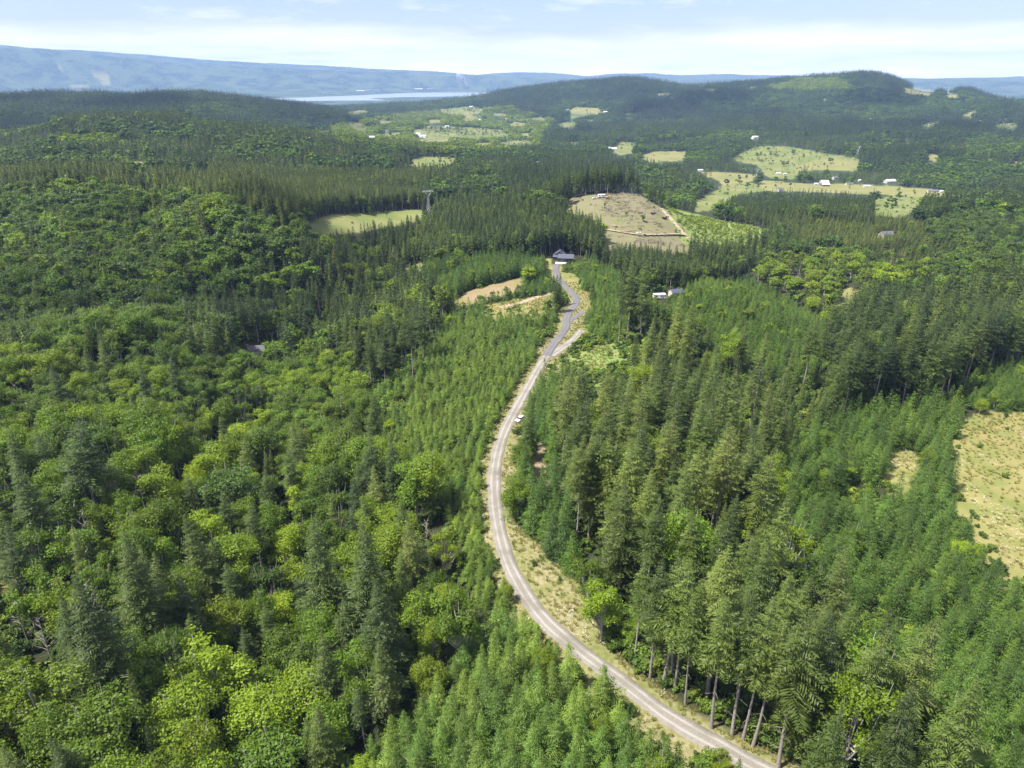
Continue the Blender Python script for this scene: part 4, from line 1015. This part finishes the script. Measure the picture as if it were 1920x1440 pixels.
def spread(kinds, sp, r0, r1, az, seed, keep=None, names=None):
    x, y = grid(sp, r0, r1, az, .38, seed)
    z = height(x, y); m = visible(x, y, z + 8); x, y, z = x[m], y[m], z[m]
    zi = zone_of(x, y, z)
    g = np.random.default_rng(seed + 100)
    n1_, n2_ = vnoise(x, y, 55, 21, 2), vnoise(x, y, 18, 22, 2)
    u1, u2, u3 = g.random(len(x)), g.random(len(x)), g.normal(0, 1, len(x))
    hm = np.array([(ZONES[k][3]['h'][0] + ZONES[k][3]['h'][1]) / 2 if 0 <= k < len(ZONES) else 20.0 for k in zi])
    zi = np.where(opened(x, y, z, hm), -1, zi)
    hc = cap(x, y, z); r_ = np.hypot(x, y)
    for i in range(len(x)):
        k = zi[i]
        if k < 0: continue
        if k == len(ZONES):
            pc = parcel(x[i], y[i]) if r_[i] > 430 else (0, (15, 26), .5, .55)
            kind, d = 'mixed', dict(h=pc[1], tint=pc[2], mix=pc[3] + .3 * n1_[i])
        else:
            kind, d = ZONES[k][1], ZONES[k][3]
        if kind not in kinds or (names and not names(ZONES[k][0])): continue
        if kind == 'young' and (n2_[i] + n1_[i] < -.72 or g.random() < .05):
            for q in range(3): SHR.append((x[i] + g.normal(0, 1.3), y[i] + g.normal(0, 1.3), z[i], g.uniform(1.5, 3.6), np.clip(.5 + .2 * g.normal(), 0, 1), k))
            continue
        p = keep.get(kind, 1) if keep else 1
        if u2[i] > p: continue
        h0, h1 = d['h']
        H = h0 + (h1 - h0) * u1[i] * (1 if g.random() < .9 else 1.25)
        if hc[i] < H * (1.3 if kind in ('broad', 'mixed') else 1):
            if hc[i] < 3 or (hc[i] < H * .5 and kind != 'young'): continue
            H = hc[i] * .75
        if kind == 'young':
            if g.random() < 0.035: BRD.append((x[i], y[i], z[i], H * .85, min(1, .75 + .1 * u3[i]), k))
            else: YNG.append((x[i], y[i], z[i], H, np.clip(d['tint'] + .16 * n2_[i] + .10 * n1_[i] + .11 * u3[i], 0, 1), k))
        elif kind == 'shrub': SHR.append((x[i], y[i], z[i], H, np.clip(d['tint'] + .15 * u3[i], 0, 1), k))
        else:
            frac = d.get('mix', 0)
            con = {'tall': 1 - frac, 'plant': 1 - frac, 'broad': frac, 'mixed': frac}[kind]
            con = np.clip(con + (.25 * n1_[i] if 0 < frac < 1 and kind in ('broad', 'mixed') else 0), 0, 1)
            if g.random() < con:
                hh = H * (1.25 if kind in ('broad',) else 1)
                TALL.append((x[i], y[i], z[i], hh, np.clip((d['tint'] if kind != 'broad' else .48) + .16 * n2_[i] + .1 * n1_[i] + .15 * u3[i], 0, 1), k))
            else:
                hh = H * (.78 if kind in ('tall', 'plant', 'mixed') else 1)
                BRD.append((x[i], y[i], z[i], hh, np.clip((d['tint'] if kind in ('broad', 'mixed') else .58) + .20 * n2_[i] + .14 * n1_[i] + .13 * u3[i], 0, 1), k))
x_, y_, z_ = at(1122, 676); SIGHT.append((x_, y_, z_ + .6, 15))
BIGT = [(190, 1215, 40, .35, 1.2), (600, 1085, 42, .40, 1.15), (690, 1105, 40, .30, 1.2), (255, 1100, 36, .55, 1.1), (715, 1185, 36, .25, 1.1), (375, 1050, 33, .62, 1), (615, 1265, 32, .55, 1), (150, 880, 37, .22, 1.3), (545, 900, 30, .35, 1.1), (30, 870, 28, .4, 1),
        (60, 960, 35, .3, 1.15), (700, 890, 30, .15, 1.2), (740, 885, 28, .15, 1.2), (770, 1055, 29, .8, 1), (545, 640, 30, .3, 1.2), (790, 610, 33, .4, 1), (770, 640, 31, .4, 1), (30, 1075, 31, .3, 1.1), (600, 1400, 26, .6, 1), (480, 1010, 30, .5, 1), (330, 720, 28, .2, 1.1), (115, 740, 27, .2, 1.2), (270, 730, 26, .25, 1.1),
        (1350, 905, 40, .85, 1.2), (1300, 930, 37, .7, 1.1), (1240, 880, 36, .75, 1.1), (1180, 930, 38, .7, 1.05), (1110, 905, 35, .8, 1), (1075, 770, 36, .85, .85), (1420, 740, 36, .6, 1.1), (1200, 830, 36, .75, 1.1), (1350, 1150, 40, .7, 1.1), 
        (1180, 560, 37, .45, .9), (1207, 552, 40, .55, .9), (1165, 580, 34, .4, .9), (1270, 600, 36, .85, .8), (1290, 620, 33, .75, .9), (1275, 1150, 34, .4, 1), (1160, 1000, 34, .6, 1), (1215, 980, 36, .7, 1), (1062, 705, 26, .4, .9)]
BIGB = [(430, 930, 21, .18, 1.45), (810, 1200, 13, .85, 1), (1445, 890, 16, .85, 1.1), (1440, 930, 15, .85, 1.1), (1130, 1150, 16, .7, 1), (1105, 1085, 15, .62, 1), (835, 1030, 14, .97, 1), (400, 1270, 21, .8, 1.35), (480, 1370, 20, .75, 1.3), (350, 1360, 20, .75, 1.2), (560, 1320, 19, .78, 1.2), (435, 1165, 18, .9, 1.1), (70, 1320, 20, .75, 1.3), (200, 1390, 20, .55, 1.3),
        (1350, 1425, 7, .97, 1.2), (805, 1275, 12, .92, 1), (545, 525, 20, .6, 1.2), (520, 1165, 17, .95, 1), (300, 930, 18, .85, 1.2), (390, 1010, 17, .85, 1.2), (90, 700, 18, .8, 1.3), (230, 550, 20, .6, 1.3), (255, 1000, 17, .7, 1.2), (1840, 760, 7, 1.0, 1.1), (560, 1080, 17, .85, 1.2), (740, 990, 16, .8, 1.2)]
for rows_, src, kr in ((TALL, BIGT, 3.6), (BRD, BIGB, 5.0)):
    for px_, py_, H_, t_, w_ in src:
        x_, y_, z_ = at(px_, py_, H_ * .55)
        zz_ = zone_of(np.array([x_]), np.array([y_]), np.array([z_]))[0]
        rows_.append((x_, y_, z_, H_, t_, len(ZONES) if zz_ < 0 else zz_, w_)); KEEP.append((x_, y_, kr * w_))
for px_, py_, H_, t_ in [(1219, 1270, 33, .5), (1243, 1282, 35, .6), (1266, 1292, 36, .55), (1333, 1364, 34, .6), (1373, 1378, 35, .5), (1393, 1390, 37, .6), (1411, 1402, 33, .7), (1459, 1437, 38, .6), (1576, 1440, 37, .6), (1652, 1440, 38, .7), (1190, 1240, 30, .5), (1160, 1120, 34, .6), (1205, 1150, 35, .5), (1500, 1400, 35, .4), (1130, 1020, 35, .7), (1175, 1035, 36, .6), (1110, 1000, 33, .6), (1165, 600, 36, .4), (1180, 598, 35, .5), (1065, 855, 34, .8), (1052, 830, 30, .8)]:
    x_, y_, z_ = at(px_, py_)
    for q_ in range(9):
        a_, d_ = rng.uniform(0, 6.3), rng.uniform(1.0, 5.5)
        sx_, sy_ = x_ + d_ * math.cos(a_) + 2.0, y_ + d_ * math.sin(a_) + 2.0
        if road_dist(np.array([sx_]), np.array([sy_]))[0] > 3.5: SHR.append((sx_, sy_, float(height(sx_, sy_)), rng.uniform(1.2, 3.8), rng.uniform(.2, .6), len(ZONES)))
    BARE.add(len(TALL)); TALL.append((x_, y_, z_, H_, t_, [q[0] for q in ZONES].index('right stand'), 1.0)); KEEP.append((x_, y_, 2.8))
SMALL = ('road', 'bump', 'home', 'row')
spread(('young',), 3.8, 60, 560, 62, 1, names=lambda q: q not in SMALL)
spread(('young',), 3.0, 60, 560, 50, 11, names=lambda q: q in SMALL)
spread(('young',), 3.3, 560, 900, 40, 8)
spread(('shrub',), 3.4, 60, 900, 50, 2, dict(shrub=.55))
spread(('tall', 'broad', 'mixed'), 7.0, 60, 620, 62, 3, dict(broad=.9, mixed=.95))
spread(('plant',), 4.3, 300, 1050, 46, 4)
spread(('tall', 'broad', 'mixed'), 6.0, 620, 1050, 46, 5, dict(broad=.85))
spread(('tall', 'broad', 'mixed', 'plant'), 8.0, 1050, 2300, 42, 6)
# understorey below the tall stands and along the forest edges
def understorey():
    x, y = grid(3.0, 60, 430, 60, .48, 17)
    z = height(x, y); m = visible(x, y, z + 3, 200, 260); x, y, z = x[m], y[m], z[m]
    zi = zone_of(x, y, z, KEEP[:NB]); g = np.random.default_rng(5); hc = cap(x, y, z); bad = opened(x, y, z, 1.2)
    for i in range(len(x)):
        k = zi[i]
        if k < 0 or (k < len(ZONES) and ZONES[k][1] in ('young', 'plant') and g.random() > .2): continue
        if g.random() < .85 and hc[i] > 2.5 and not bad[i]: SHR.append((x[i], y[i], z[i], g.uniform(1.4, 4.2), np.clip(.32 + .2 * g.normal(), 0, 1), k))
understorey()

def scattered():
    g = np.random.default_rng(77)
    dens = {'green': (.0007, .0012), 'gold': (.0001, .0003), 'cut': (.0003, .006), 'dry': (.0, .0025), 'verge': (0, .004), 'red': (0, .001)}
    for sp, r0, r1 in ((5.0, 60, 900), (9.0, 900, 2300), (14.0, 2300, 4600)):
        x, y = grid(sp, r0, r1, 42, .5, 55 + int(sp)); z = height(x, y)
        px, py, d = project(x, y, z)
        near = r1 <= 900
        rd = road_dist(x, y) if near else np.full(len(x), 99.)
        n_ = vnoise(x, y, 40, 61, 2)
        for k, P in CLEAR:
            m = np.where(inside(px, py, P) & (rd > 2.2) & (y > 20))[0]
            a, b = dens.get(k, (0, 0))
            for i in m:
                if n_[i] < -.1 and g.random() < .7: continue
                u = g.random(); A_ = sp * sp * 1.4
                if any(math.hypot(x[i] - q[0], y[i] - q[1]) < q[2] for q in KEEP): continue
                if u < a * A_:
                    (TALL if g.random() < .35 else BRD).append((x[i], y[i], z[i], g.uniform(6, 13), np.clip(.45 + .2 * g.normal(), 0, 1), len(ZONES)))
                elif u < (a + b) * A_:
                    SHR.append((x[i], y[i], z[i], g.uniform(1.0, 2.6) * (1 if near else 1.7), np.clip(.4 + .25 * g.normal(), 0, 1), len(ZONES)))
scattered()
# ------------------------------------------------------------------ individuals and masses
ONES = ['', 'one', 'two', 'three', 'four', 'five', 'six', 'seven', 'eight', 'nine', 'ten', 'eleven', 'twelve', 'thirteen', 'fourteen', 'fifteen', 'sixteen', 'seventeen', 'eighteen', 'nineteen']
TENS = ['', '', 'twenty', 'thirty', 'forty', 'fifty', 'sixty', 'seventy', 'eighty', 'ninety']
def words(n):
    if n <= 0: return 'zero'
    if n < 20: return ONES[n]
    return TENS[n // 10] + ('' if n % 10 == 0 else '-' + ONES[n % 10])
def gn_group(name, coll):
    ng = bpy.data.node_groups.new(name, 'GeometryNodeTree')
    ng.interface.new_socket('Geometry', in_out='INPUT', socket_type='NodeSocketGeometry')
    ng.interface.new_socket('Geometry', in_out='OUTPUT', socket_type='NodeSocketGeometry')
    n, l = ng.nodes, ng.links
    gi, go_ = n.new('NodeGroupInput'), n.new('NodeGroupOutput')
    ci = n.new('GeometryNodeCollectionInfo'); ci.inputs['Collection'].default_value = coll
    ci.inputs['Separate Children'].default_value = True; ci.inputs['Reset Children'].default_value = True
    ip = n.new('GeometryNodeInstanceOnPoints'); ip.inputs['Pick Instance'].default_value = True
    def na(nm, t):
        a = n.new('GeometryNodeInputNamedAttribute'); a.data_type = t; a.inputs['Name'].default_value = nm
        return [o for o in a.outputs if o.enabled and o.name == 'Attribute'][0]
    l.new(gi.outputs[0], ip.inputs['Points']); l.new(ci.outputs[0], ip.inputs['Instance'])
    l.new(na('var', 'INT'), ip.inputs['Instance Index'])
    l.new(na('rot', 'FLOAT_VECTOR'), ip.inputs['Rotation'])
    l.new(na('scl', 'FLOAT_VECTOR'), ip.inputs['Scale'])
    l.new(ip.outputs[0], go_.inputs[0])
    return ng
def mass(name, meshes, P, var, rotz, scl, tint, label, cat, tilt=None):
    """one stuff object: points that carry the tree shapes"""
    coll = bpy.data.collections.new(name + '_shapes')
    for i, me in enumerate(meshes):
        coll.objects.link(bpy.data.objects.new('%s_shape_%02d' % (name, i), me))
    me = bpy.data.meshes.new(name)
    n = len(P)
    me.vertices.add(n); me.vertices.foreach_set('co', np.asarray(P, np.float32).ravel())
    a = me.attributes.new('var', 'INT', 'POINT'); a.data.foreach_set('value', np.asarray(var, np.int32))
    rot = np.zeros((n, 3), np.float32); rot[:, 2] = rotz
    if tilt is not None: rot[:, :2] = tilt
    a = me.attributes.new('rot', 'FLOAT_VECTOR', 'POINT'); a.data.foreach_set('vector', rot.ravel())
    s = np.asarray(scl, np.float32)
    if s.ndim == 1: s = np.stack([s, s, s], 1)
    a = me.attributes.new('scl', 'FLOAT_VECTOR', 'POINT'); a.data.foreach_set('vector', s.ravel())
    a = me.attributes.new('tint', 'FLOAT', 'POINT'); a.data.foreach_set('value', np.asarray(tint, np.float32))
    o = link(name, me)
    md = o.modifiers.new('scatter', 'NODES'); md.node_group = gn_group(name + '_scatter', coll)
    return tag(o, label, cat, kind='stuff')
def build_kind(kind, rows, n_ind, thing_name, cat, group, adj, mass_name, mass_label):
    A = np.array([q if len(q) == 7 else tuple(q) + (1.0,) for q in rows])
    px, py, d = project(A[:, 0], A[:, 1], A[:, 2] + A[:, 3] * .6)
    inframe = (px > 8) & (px < 1912) & (py < 1425) & (py > 0)
    size = np.where(inframe, A[:, 3] / d, 0)
    order = np.argsort(-size)
    ind = [i for i in order[:n_ind] if size[i] > 0]
    lv = TREES[kind]; nh = len(lv['hi'])
    g = np.random.default_rng(hash(kind) % 1000 if False else len(kind) * 7)
    crown_m = [new_mesh('crown', V, Q, [LEAF[kind]]) for V, Q, _, _ in lv['hi']]
    trunk_m = [new_mesh('trunk', T, Tf, [WOOD[kind]], smooth=True) for _, _, T, Tf in lv['hi']]
    seen = {}
    protos = {}
    for i in ind:
        x, y, z, H, tint, k, wf = A[i]; k = int(k)
        v = int(g.integers(nh))
        if kind == 'tall' and int(i) in BARE: v = (2, 4)[v % 2]
        s = H / NOMH[kind][v]
        if v not in protos:
            t = empty(thing_name, (x, y, z)); c = link('crown', crown_m[v], t); w = link('trunk', trunk_m[v], t); protos[v] = (t, c, w)
        else:
            t0, c0, w0 = protos[v]
            t = t0.copy(); c = c0.copy(); w = w0.copy()
            for q in (t, c, w): col.objects.link(q)
            c.parent = t; w.parent = t
        wd = s * wf * g.uniform(.92, 1.18) * (1.3 if kind == 'young' and H < 8.6 else 1)
        t.location = (x, y, z - .15); t.rotation_euler = (g.normal(0, .02), g.normal(0, .02), g.uniform(0, 6.28)); t.scale = (wd, wd, s)
        c['tint'] = float(tint)
        where = ZONES[k][4] if k < len(ZONES) else ''
        ex, ey, ed = project(x, y, z + H * .6)
        fx, fy = int(round(float(ex) / 19.2)), int(round(float(ey) / 14.4))
        lab = '%s %s, %s percent across, %s percent down' % (adj(tint, H), where or 'in the mixed forest', words(min(fx, 99)), words(min(fy, 99)))
        n_ = seen.get(lab, 0); seen[lab] = n_ + 1
        if n_: lab = re.sub(' (fir|tree|shrub)', lambda m_: ' %s %s' % (('smaller', 'slighter', 'smallest', 'least')[min(n_, 4) - 1], m_.group(1)), lab, count=1).replace('round ', '')
        tag(t, lab, cat, group)
    # the rest, level of detail by distance
    rest = np.setdiff1d(np.arange(len(A)), ind)
    B = A[rest]; r = np.hypot(B[:, 0], B[:, 1])
    meshes, nom, idx = [], [], {}
    for l_ in ('hi', 'mid', 'low'):
        if l_ not in lv: continue
        idx[l_] = (len(meshes), len(lv[l_]))
        for j, (V, Q, T, Tf) in enumerate(lv[l_]):
            meshes.append(two(V, Q, T, Tf, [LEAF[kind], WOOD[kind]], mass_name)); nom.append(V[:, 2].max())
    cut1, cut2 = {'tall': (330, 800), 'young': (260, 560), 'broad': (330, 800), 'shrub': (240, 1e9)}[kind]
    var = np.zeros(len(B), int)
    for i in range(len(B)):
        l_ = 'hi' if r[i] < cut1 else ('mid' if r[i] < cut2 else 'low')
        s0, n0 = idx[l_]; var[i] = s0 + g.integers(n0)
    nomv = np.array(nom)[var]
    s = B[:, 3] / nomv; wd = s * g.uniform(.85, 1.18, len(B))
    if kind == 'young': wd = wd * np.where(B[:, 3] < 8.6, 1.3, 1.0)
    if kind == 'broad': wd = s * g.uniform(.95, 1.6, len(B))
    P = B[:, :3].copy(); P[:, 2] -= .2
    mass(mass_name, meshes, P, var, g.uniform(0, 6.28, len(B)), np.stack([wd, wd, s], 1), B[:, 4], mass_label, 'trees', g.normal(0, .025, (len(B), 2)))
    return len(A)
tone = lambda t, a, b, c: a if t < .4 else (b if t < .62 else c)
c1 = build_kind('tall', TALL, 300, 'tall_fir', 'fir tree', 'tall firs of the old stands', lambda t, H: tone(t, 'dark tall fir', 'green tall fir', 'pale olive tall fir'), 'fir_forest', 'dark conifer forest covering the middle distance and far slopes')
c2 = build_kind('young', YNG, 300, 'young_fir', 'fir tree', 'young plantation firs', lambda t, H: tone(t, 'dark young fir', 'green young fir', 'light green young fir'), 'young_fir_plantation', 'dense young fir plantation with small pointed green crowns')
c3 = build_kind('broad', BRD, 300, 'broadleaf_tree', 'tree', 'rounded broadleaf trees', lambda t, H: tone(t, 'dark round broadleaf tree', 'green round broadleaf tree', 'lime round broadleaf tree'), 'broadleaf_forest', 'rounded yellow green broadleaf woodland over the left slopes')
c4 = build_kind('shrub', SHR, 90, 'shrub', 'shrub', 'shrubs at the forest edge', lambda t, H: tone(t, 'dark low shrub', 'green low shrub', 'light green low shrub'), 'undergrowth', 'low leafy undergrowth between the trunks')
print('TREES', c1, c2, c3, c4)

def tuft(seed):
    g = np.random.default_rng(seed); V = []
    for k in range(26):
        a, r = g.uniform(0, 6.3), .42 * math.sqrt(g.random()); p = np.array([math.cos(a) * r, math.sin(a) * r, 0]); h = g.uniform(.35, .8)
        d = np.array([math.cos(a) * .35, math.sin(a) * .35, 0]) + g.normal(0, .12, 3); sd_ = np.array([-math.sin(a), math.cos(a), 0]) * .06
        V += [p - sd_, p + sd_, p + d * h + (0, 0, h) + sd_ * .3, p + d * h + (0, 0, h) - sd_ * .3]
    V = np.array(V); return new_mesh('grass_tuft', V, np.arange(len(V)).reshape(-1, 4), [GRASSM])
def flower(seed):
    g = np.random.default_rng(seed); V = []
    for k in range(9):
        p = np.array([g.normal(0, .3), g.normal(0, .3), g.uniform(.5, .9)]); r = g.uniform(.035, .07)
        V += [p + (-r, -r, 0), p + (r, -r, .02), p + (r, r, 0), p + (-r, r, .02)]
    V = np.array(V); return new_mesh('flower_heads', V, np.arange(len(V)).reshape(-1, 4), [FLOW])
FLOW = simple('white_flower_heads', (.55, .53, .44), .8, .05)
def rubble(seed):
    g = np.random.default_rng(seed); b = MB()
    for k in range(5):
        c = g.normal(0, .35, 2); r = g.uniform(.07, .2)
        b.tube([(c[0], c[1], -.05), (c[0] + .03, c[1], r * .6), (c[0], c[1] + .02, r * 1.1)], [r, r * .9, r * .35], 6)
    me = bpy.data.meshes.new('rubble'); me.from_pydata(np.vstack(b.v).tolist(), [], np.vstack(b.f).tolist()); me.materials.append(ROCKM); return me
ROCKM = simple('pale_rubble', (.27, .235, .19), .9, .12, 3.0)
def slash(seed):
    g = np.random.default_rng(seed); b = MB()
    for k in range(7):
        a = g.uniform(0, 3.2); L = g.uniform(1.2, 4.0); c = g.normal(0, 1.2, 2); d = np.array([math.cos(a), math.sin(a)]) * L / 2
        b.tube([(c[0] - d[0], c[1] - d[1], g.uniform(.05, .4)), (c[0] + d[0], c[1] + d[1], g.uniform(.1, .7))], [.14, .09], 5)
    me = bpy.data.meshes.new('slash'); me.from_pydata(np.vstack(b.v).tolist(), [], np.vstack(b.f).tolist()); me.materials.append(SLASHM); return me
SLASHM = simple('weathered_slash', (.26, .21, .17), .9, .2, 1.0)
def ground_litter():
    x, y = grid(.85, 70, 430, 50, .5, 71); z = height(x, y)
    px, py, d = project(x, y, z); m = (px > -150) & (px < 2070) & (py < 1600); x, y, px, py = x[m], y[m], px[m], py[m]
    rd = road_dist(x, y); n1_, n2_ = vnoise(x, y, 9, 81, 3), vnoise(x, y, 16, 82, 2); g = np.random.default_rng(12)
    op = rd < 3.4
    for k, P in CLEAR:
        if k in ('dry', 'verge'): op |= inside(px, py, P)
    op &= rd > .25
    for q in KEEP[:0]: pass
    i = np.where(op)[0]; zz = np.array([gz(a, b) for a, b in zip(x[i], y[i])])
    u = g.random(len(i))
    fld = x[i] > 120
    t = u < (.50 + .6 * n1_[i]) * np.where(fld, .45, .8)
    mass('dry_grass', [tuft(1), tuft(2), tuft(3)], np.c_[x[i], y[i], zz][t], g.integers(0, 3, t.sum()), g.uniform(0, 6.3, t.sum()), g.uniform(.5, 1.15, t.sum()), np.clip(.45 + .5 * n2_[i][t] + .15 * g.normal(size=t.sum()), 0, 1), 'dry golden grass along the road verge and in the field', 'grass')
    f = (n2_[i] + .5 * n1_[i] > .26) & (g.random(len(i)) < .20)
    mass('wild_flowers', [flower(1), flower(2)], np.c_[x[i], y[i], zz][f], g.integers(0, 2, f.sum()), g.uniform(0, 6.3, f.sum()), g.uniform(.7, 1.3, f.sum()), np.zeros(f.sum()), 'drifts of small white flowers in the dry grass', 'flowers')
    e = (rd[i] < 1.6) & (g.random(len(i)) < .04 + .12 * (n1_[i] > .2))
    mass('roadside_rubble', [rubble(1), rubble(2), rubble(3)], np.c_[x[i], y[i], zz][e], g.integers(0, 3, e.sum()), g.uniform(0, 6.3, e.sum()), g.uniform(.5, 1.2, e.sum()), np.zeros(e.sum()), 'pale stones and rubble along the road edge', 'stones')
    x, y = grid(3.2, 540, 760, 30, .5, 73); z = height(x, y); px, py, d = project(x, y, z)
    m = np.zeros(len(x), bool)
    for k, P in CLEAR:
        if k == 'cut': m |= inside(px, py, P)
    m &= (vnoise(x, y, 22, 83, 2) + .25 * g.normal(size=len(x)) + .5 * (px > 1215) > .36)
    mass('logging_slash', [slash(i) for i in range(4)], np.c_[x, y, z + .1][m], g.integers(0, 4, m.sum()), g.uniform(0, 6.3, m.sum()), g.uniform(.6, 1.3, m.sum()), np.zeros(m.sum()), 'grey branches and stumps strewn over the logged hill', 'slash')
ground_litter()

# ------------------------------------------------------------------ far wooded hills: clumps of small trees
def clump(seed, conif):
    g = np.random.default_rng(seed); Vs, Fs, mi, nn = [], [], [], 0
    for k in range(16):
        a, rr = g.uniform(0, 6.3), 15 * math.sqrt(g.random())
        con = g.random() < conif
        H = g.uniform(15, 31) if con else g.uniform(9, 16)
        q = conifer(seed * 50 + k, H, .15, 4.4, 4.2, 4, 3.0, 1.1, 0, .15, trunk_n=3) if con else broadleaf(seed * 50 + k, H, 5.5, 6, 16, 1.5, .1, 3)
        V = q[0] + (math.cos(a) * rr, math.sin(a) * rr, 0)
        Vs.append(V); Fs.append(q[1] + nn); nn += len(V); mi += [0 if con else 1] * len(q[1])
    return new_mesh('distant_woods', np.vstack(Vs), np.vstack(Fs), [FIR, BROAD], mi)
def far_woods():
    x, y = grid(23, 2300, 5000, 40, .45, 31)
    z = height(x, y); zi = zone_of(x, y, z)
    m = visible(x, y, z + 8) & (zi >= 0) & ~opened(x, y, z, 18.0); x, y, z, zi = x[m], y[m], z[m], zi[m]
    g = np.random.default_rng(9)
    n1_ = vnoise(x, y, 320, 41, 3)
    me = [clump(i, .95) for i in range(4)] + [clump(10 + i, .6) for i in range(3)] + [clump(20 + i, .12) for i in range(3)]
    cls = np.where(n1_ + g.normal(0, .2, len(x)) > .28, 2, np.where(n1_ + g.normal(0, .2, len(x)) > -.05, 1, 0))
    tint = np.clip(.28 + .20 * n1_ + g.normal(0, .14, len(x)), 0, 1)
    for i, (nm, kd, P, d, t) in enumerate(ZONES):
        s = zi == i; cls[s] = {'broad': 2, 'young': 0}.get(kd, 0); tint[s] = d['tint'] + g.normal(0, .1, s.sum())
    var = np.where(cls == 0, g.integers(0, 4, len(x)), np.where(cls == 1, 4 + g.integers(0, 3, len(x)), 7 + g.integers(0, 3, len(x))))
    s = g.uniform(.8, 1.2, len(x))
    mass('distant_woods', me, np.c_[x, y, z - .5], var, g.uniform(0, 6.28, len(x)), s, tint, 'continuous dark forest on the far hills', 'woods')
    print('FAR', len(x))
far_woods()

# ------------------------------------------------------------------ river
def river():
    A = np.radians(np.linspace(-22, 6, 30)); V = []
    for a in A:
        for r in (8700, 12900): V.append((r * math.sin(a), r * math.cos(a), -150))
    fs = [(2 * i + 1, 2 * i, 2 * i + 2, 2 * i + 3) for i in range(29)]
    m, n, l = mat('river_water')
    b = N(n, 'ShaderNodeBsdfPrincipled'); b.inputs['Base Color'].default_value = (.30, .33, .36, 1); b.inputs['Roughness'].default_value = .25
    o = N(n, 'ShaderNodeOutputMaterial'); l.new(b.outputs[0], o.inputs[0])
    tag(link('river', new_mesh('river', V, fs, [m])), kind='structure')
river()

# ------------------------------------------------------------------ haze
def haze():
    b = MB().box(-19000, 19000, -3000, 19000, -320, 600)
    m, n, l = mat('haze_air')
    v = N(n, 'ShaderNodeVolumePrincipled'); v.inputs['Density'].default_value = 5.8e-5
    v.inputs['Color'].default_value = (.37, .57, 1.0, 1); v.inputs['Anisotropy'].default_value = 0.0
    o = N(n, 'ShaderNodeOutputMaterial'); l.new(v.outputs[0], o.inputs['Volume'])
    tag(b.build('haze', m), kind='stuff')
haze()

# ------------------------------------------------------------------ fair weather clouds overhead (out of frame): they shade parts of the woods
def cloud(name_px, size, seed, hgt=1300.0, n=15, flat=.30):
    x, y, z = at(*name_px) if len(name_px) == 2 else name_px
    cx, cy = x + sd[0] / sd[2] * hgt, y + sd[1] / sd[2] * hgt
    g = np.random.default_rng(seed); V, Fq, nn = [], [], 0
    for k in range(n):
        a, q = g.uniform(0, 6.3), math.sqrt(g.random()); c = np.array([math.cos(a) * q * size[0], math.sin(a) * q * size[1], g.normal(0, 12)]); rr = g.uniform(.25, .5) * min(size)
        th = np.linspace(0, math.pi, 9); ph = np.linspace(0, 2 * math.pi, 17)[:-1]
        for a_ in th:
            for p in ph:
                u = np.array([math.sin(a_) * math.cos(p), math.sin(a_) * math.sin(p), math.cos(a_) * flat])
                V.append(c + u * rr * (1 + .2 * math.sin(3 * p + k) * math.sin(a_) + .12 * math.sin(7 * p + 2 * k) * math.sin(a_)))
        Fq += [(nn + i * 16 + j, nn + (i + 1) * 16 + j, nn + (i + 1) * 16 + (j + 1) % 16, nn + i * 16 + (j + 1) % 16) for i in range(8) for j in range(16)]; nn += 9 * 16
    o = link('cloud', new_mesh('cloud', V, Fq, [CLOUDM], smooth=True)); o.location = (cx, cy, hgt + z); tag(o, kind='structure')
CLOUDM, cn_, cl_ = mat('cloud')
_a = N(cn_, 'ShaderNodeBsdfDiffuse'); _a.inputs[0].default_value = (.9, .9, .9, 1); _b = N(cn_, 'ShaderNodeBsdfTransparent'); _q = N(cn_, 'ShaderNodeMixShader'); _q.inputs[0].default_value = .83
cl_.new(_a.outputs[0], _q.inputs[1]); cl_.new(_b.outputs[0], _q.inputs[2]); _o = N(cn_, 'ShaderNodeOutputMaterial'); cl_.new(_q.outputs[0], _o.inputs[0])
cloud((-230, 470, 0), (190, 120), 1)
cloud((-330, 330, 0), (120, 70), 8)
cloud((-900, 1700, 0), (900, 260), 2, 1500, 18)
cloud((-1200, 2700, 0), (900, 380), 3, 1600, 18)
cloud((1150, 3300, 0), (650, 330), 4, 1600, 18)
cloud((1500, 2300, 0), (420, 240), 5, 1500)
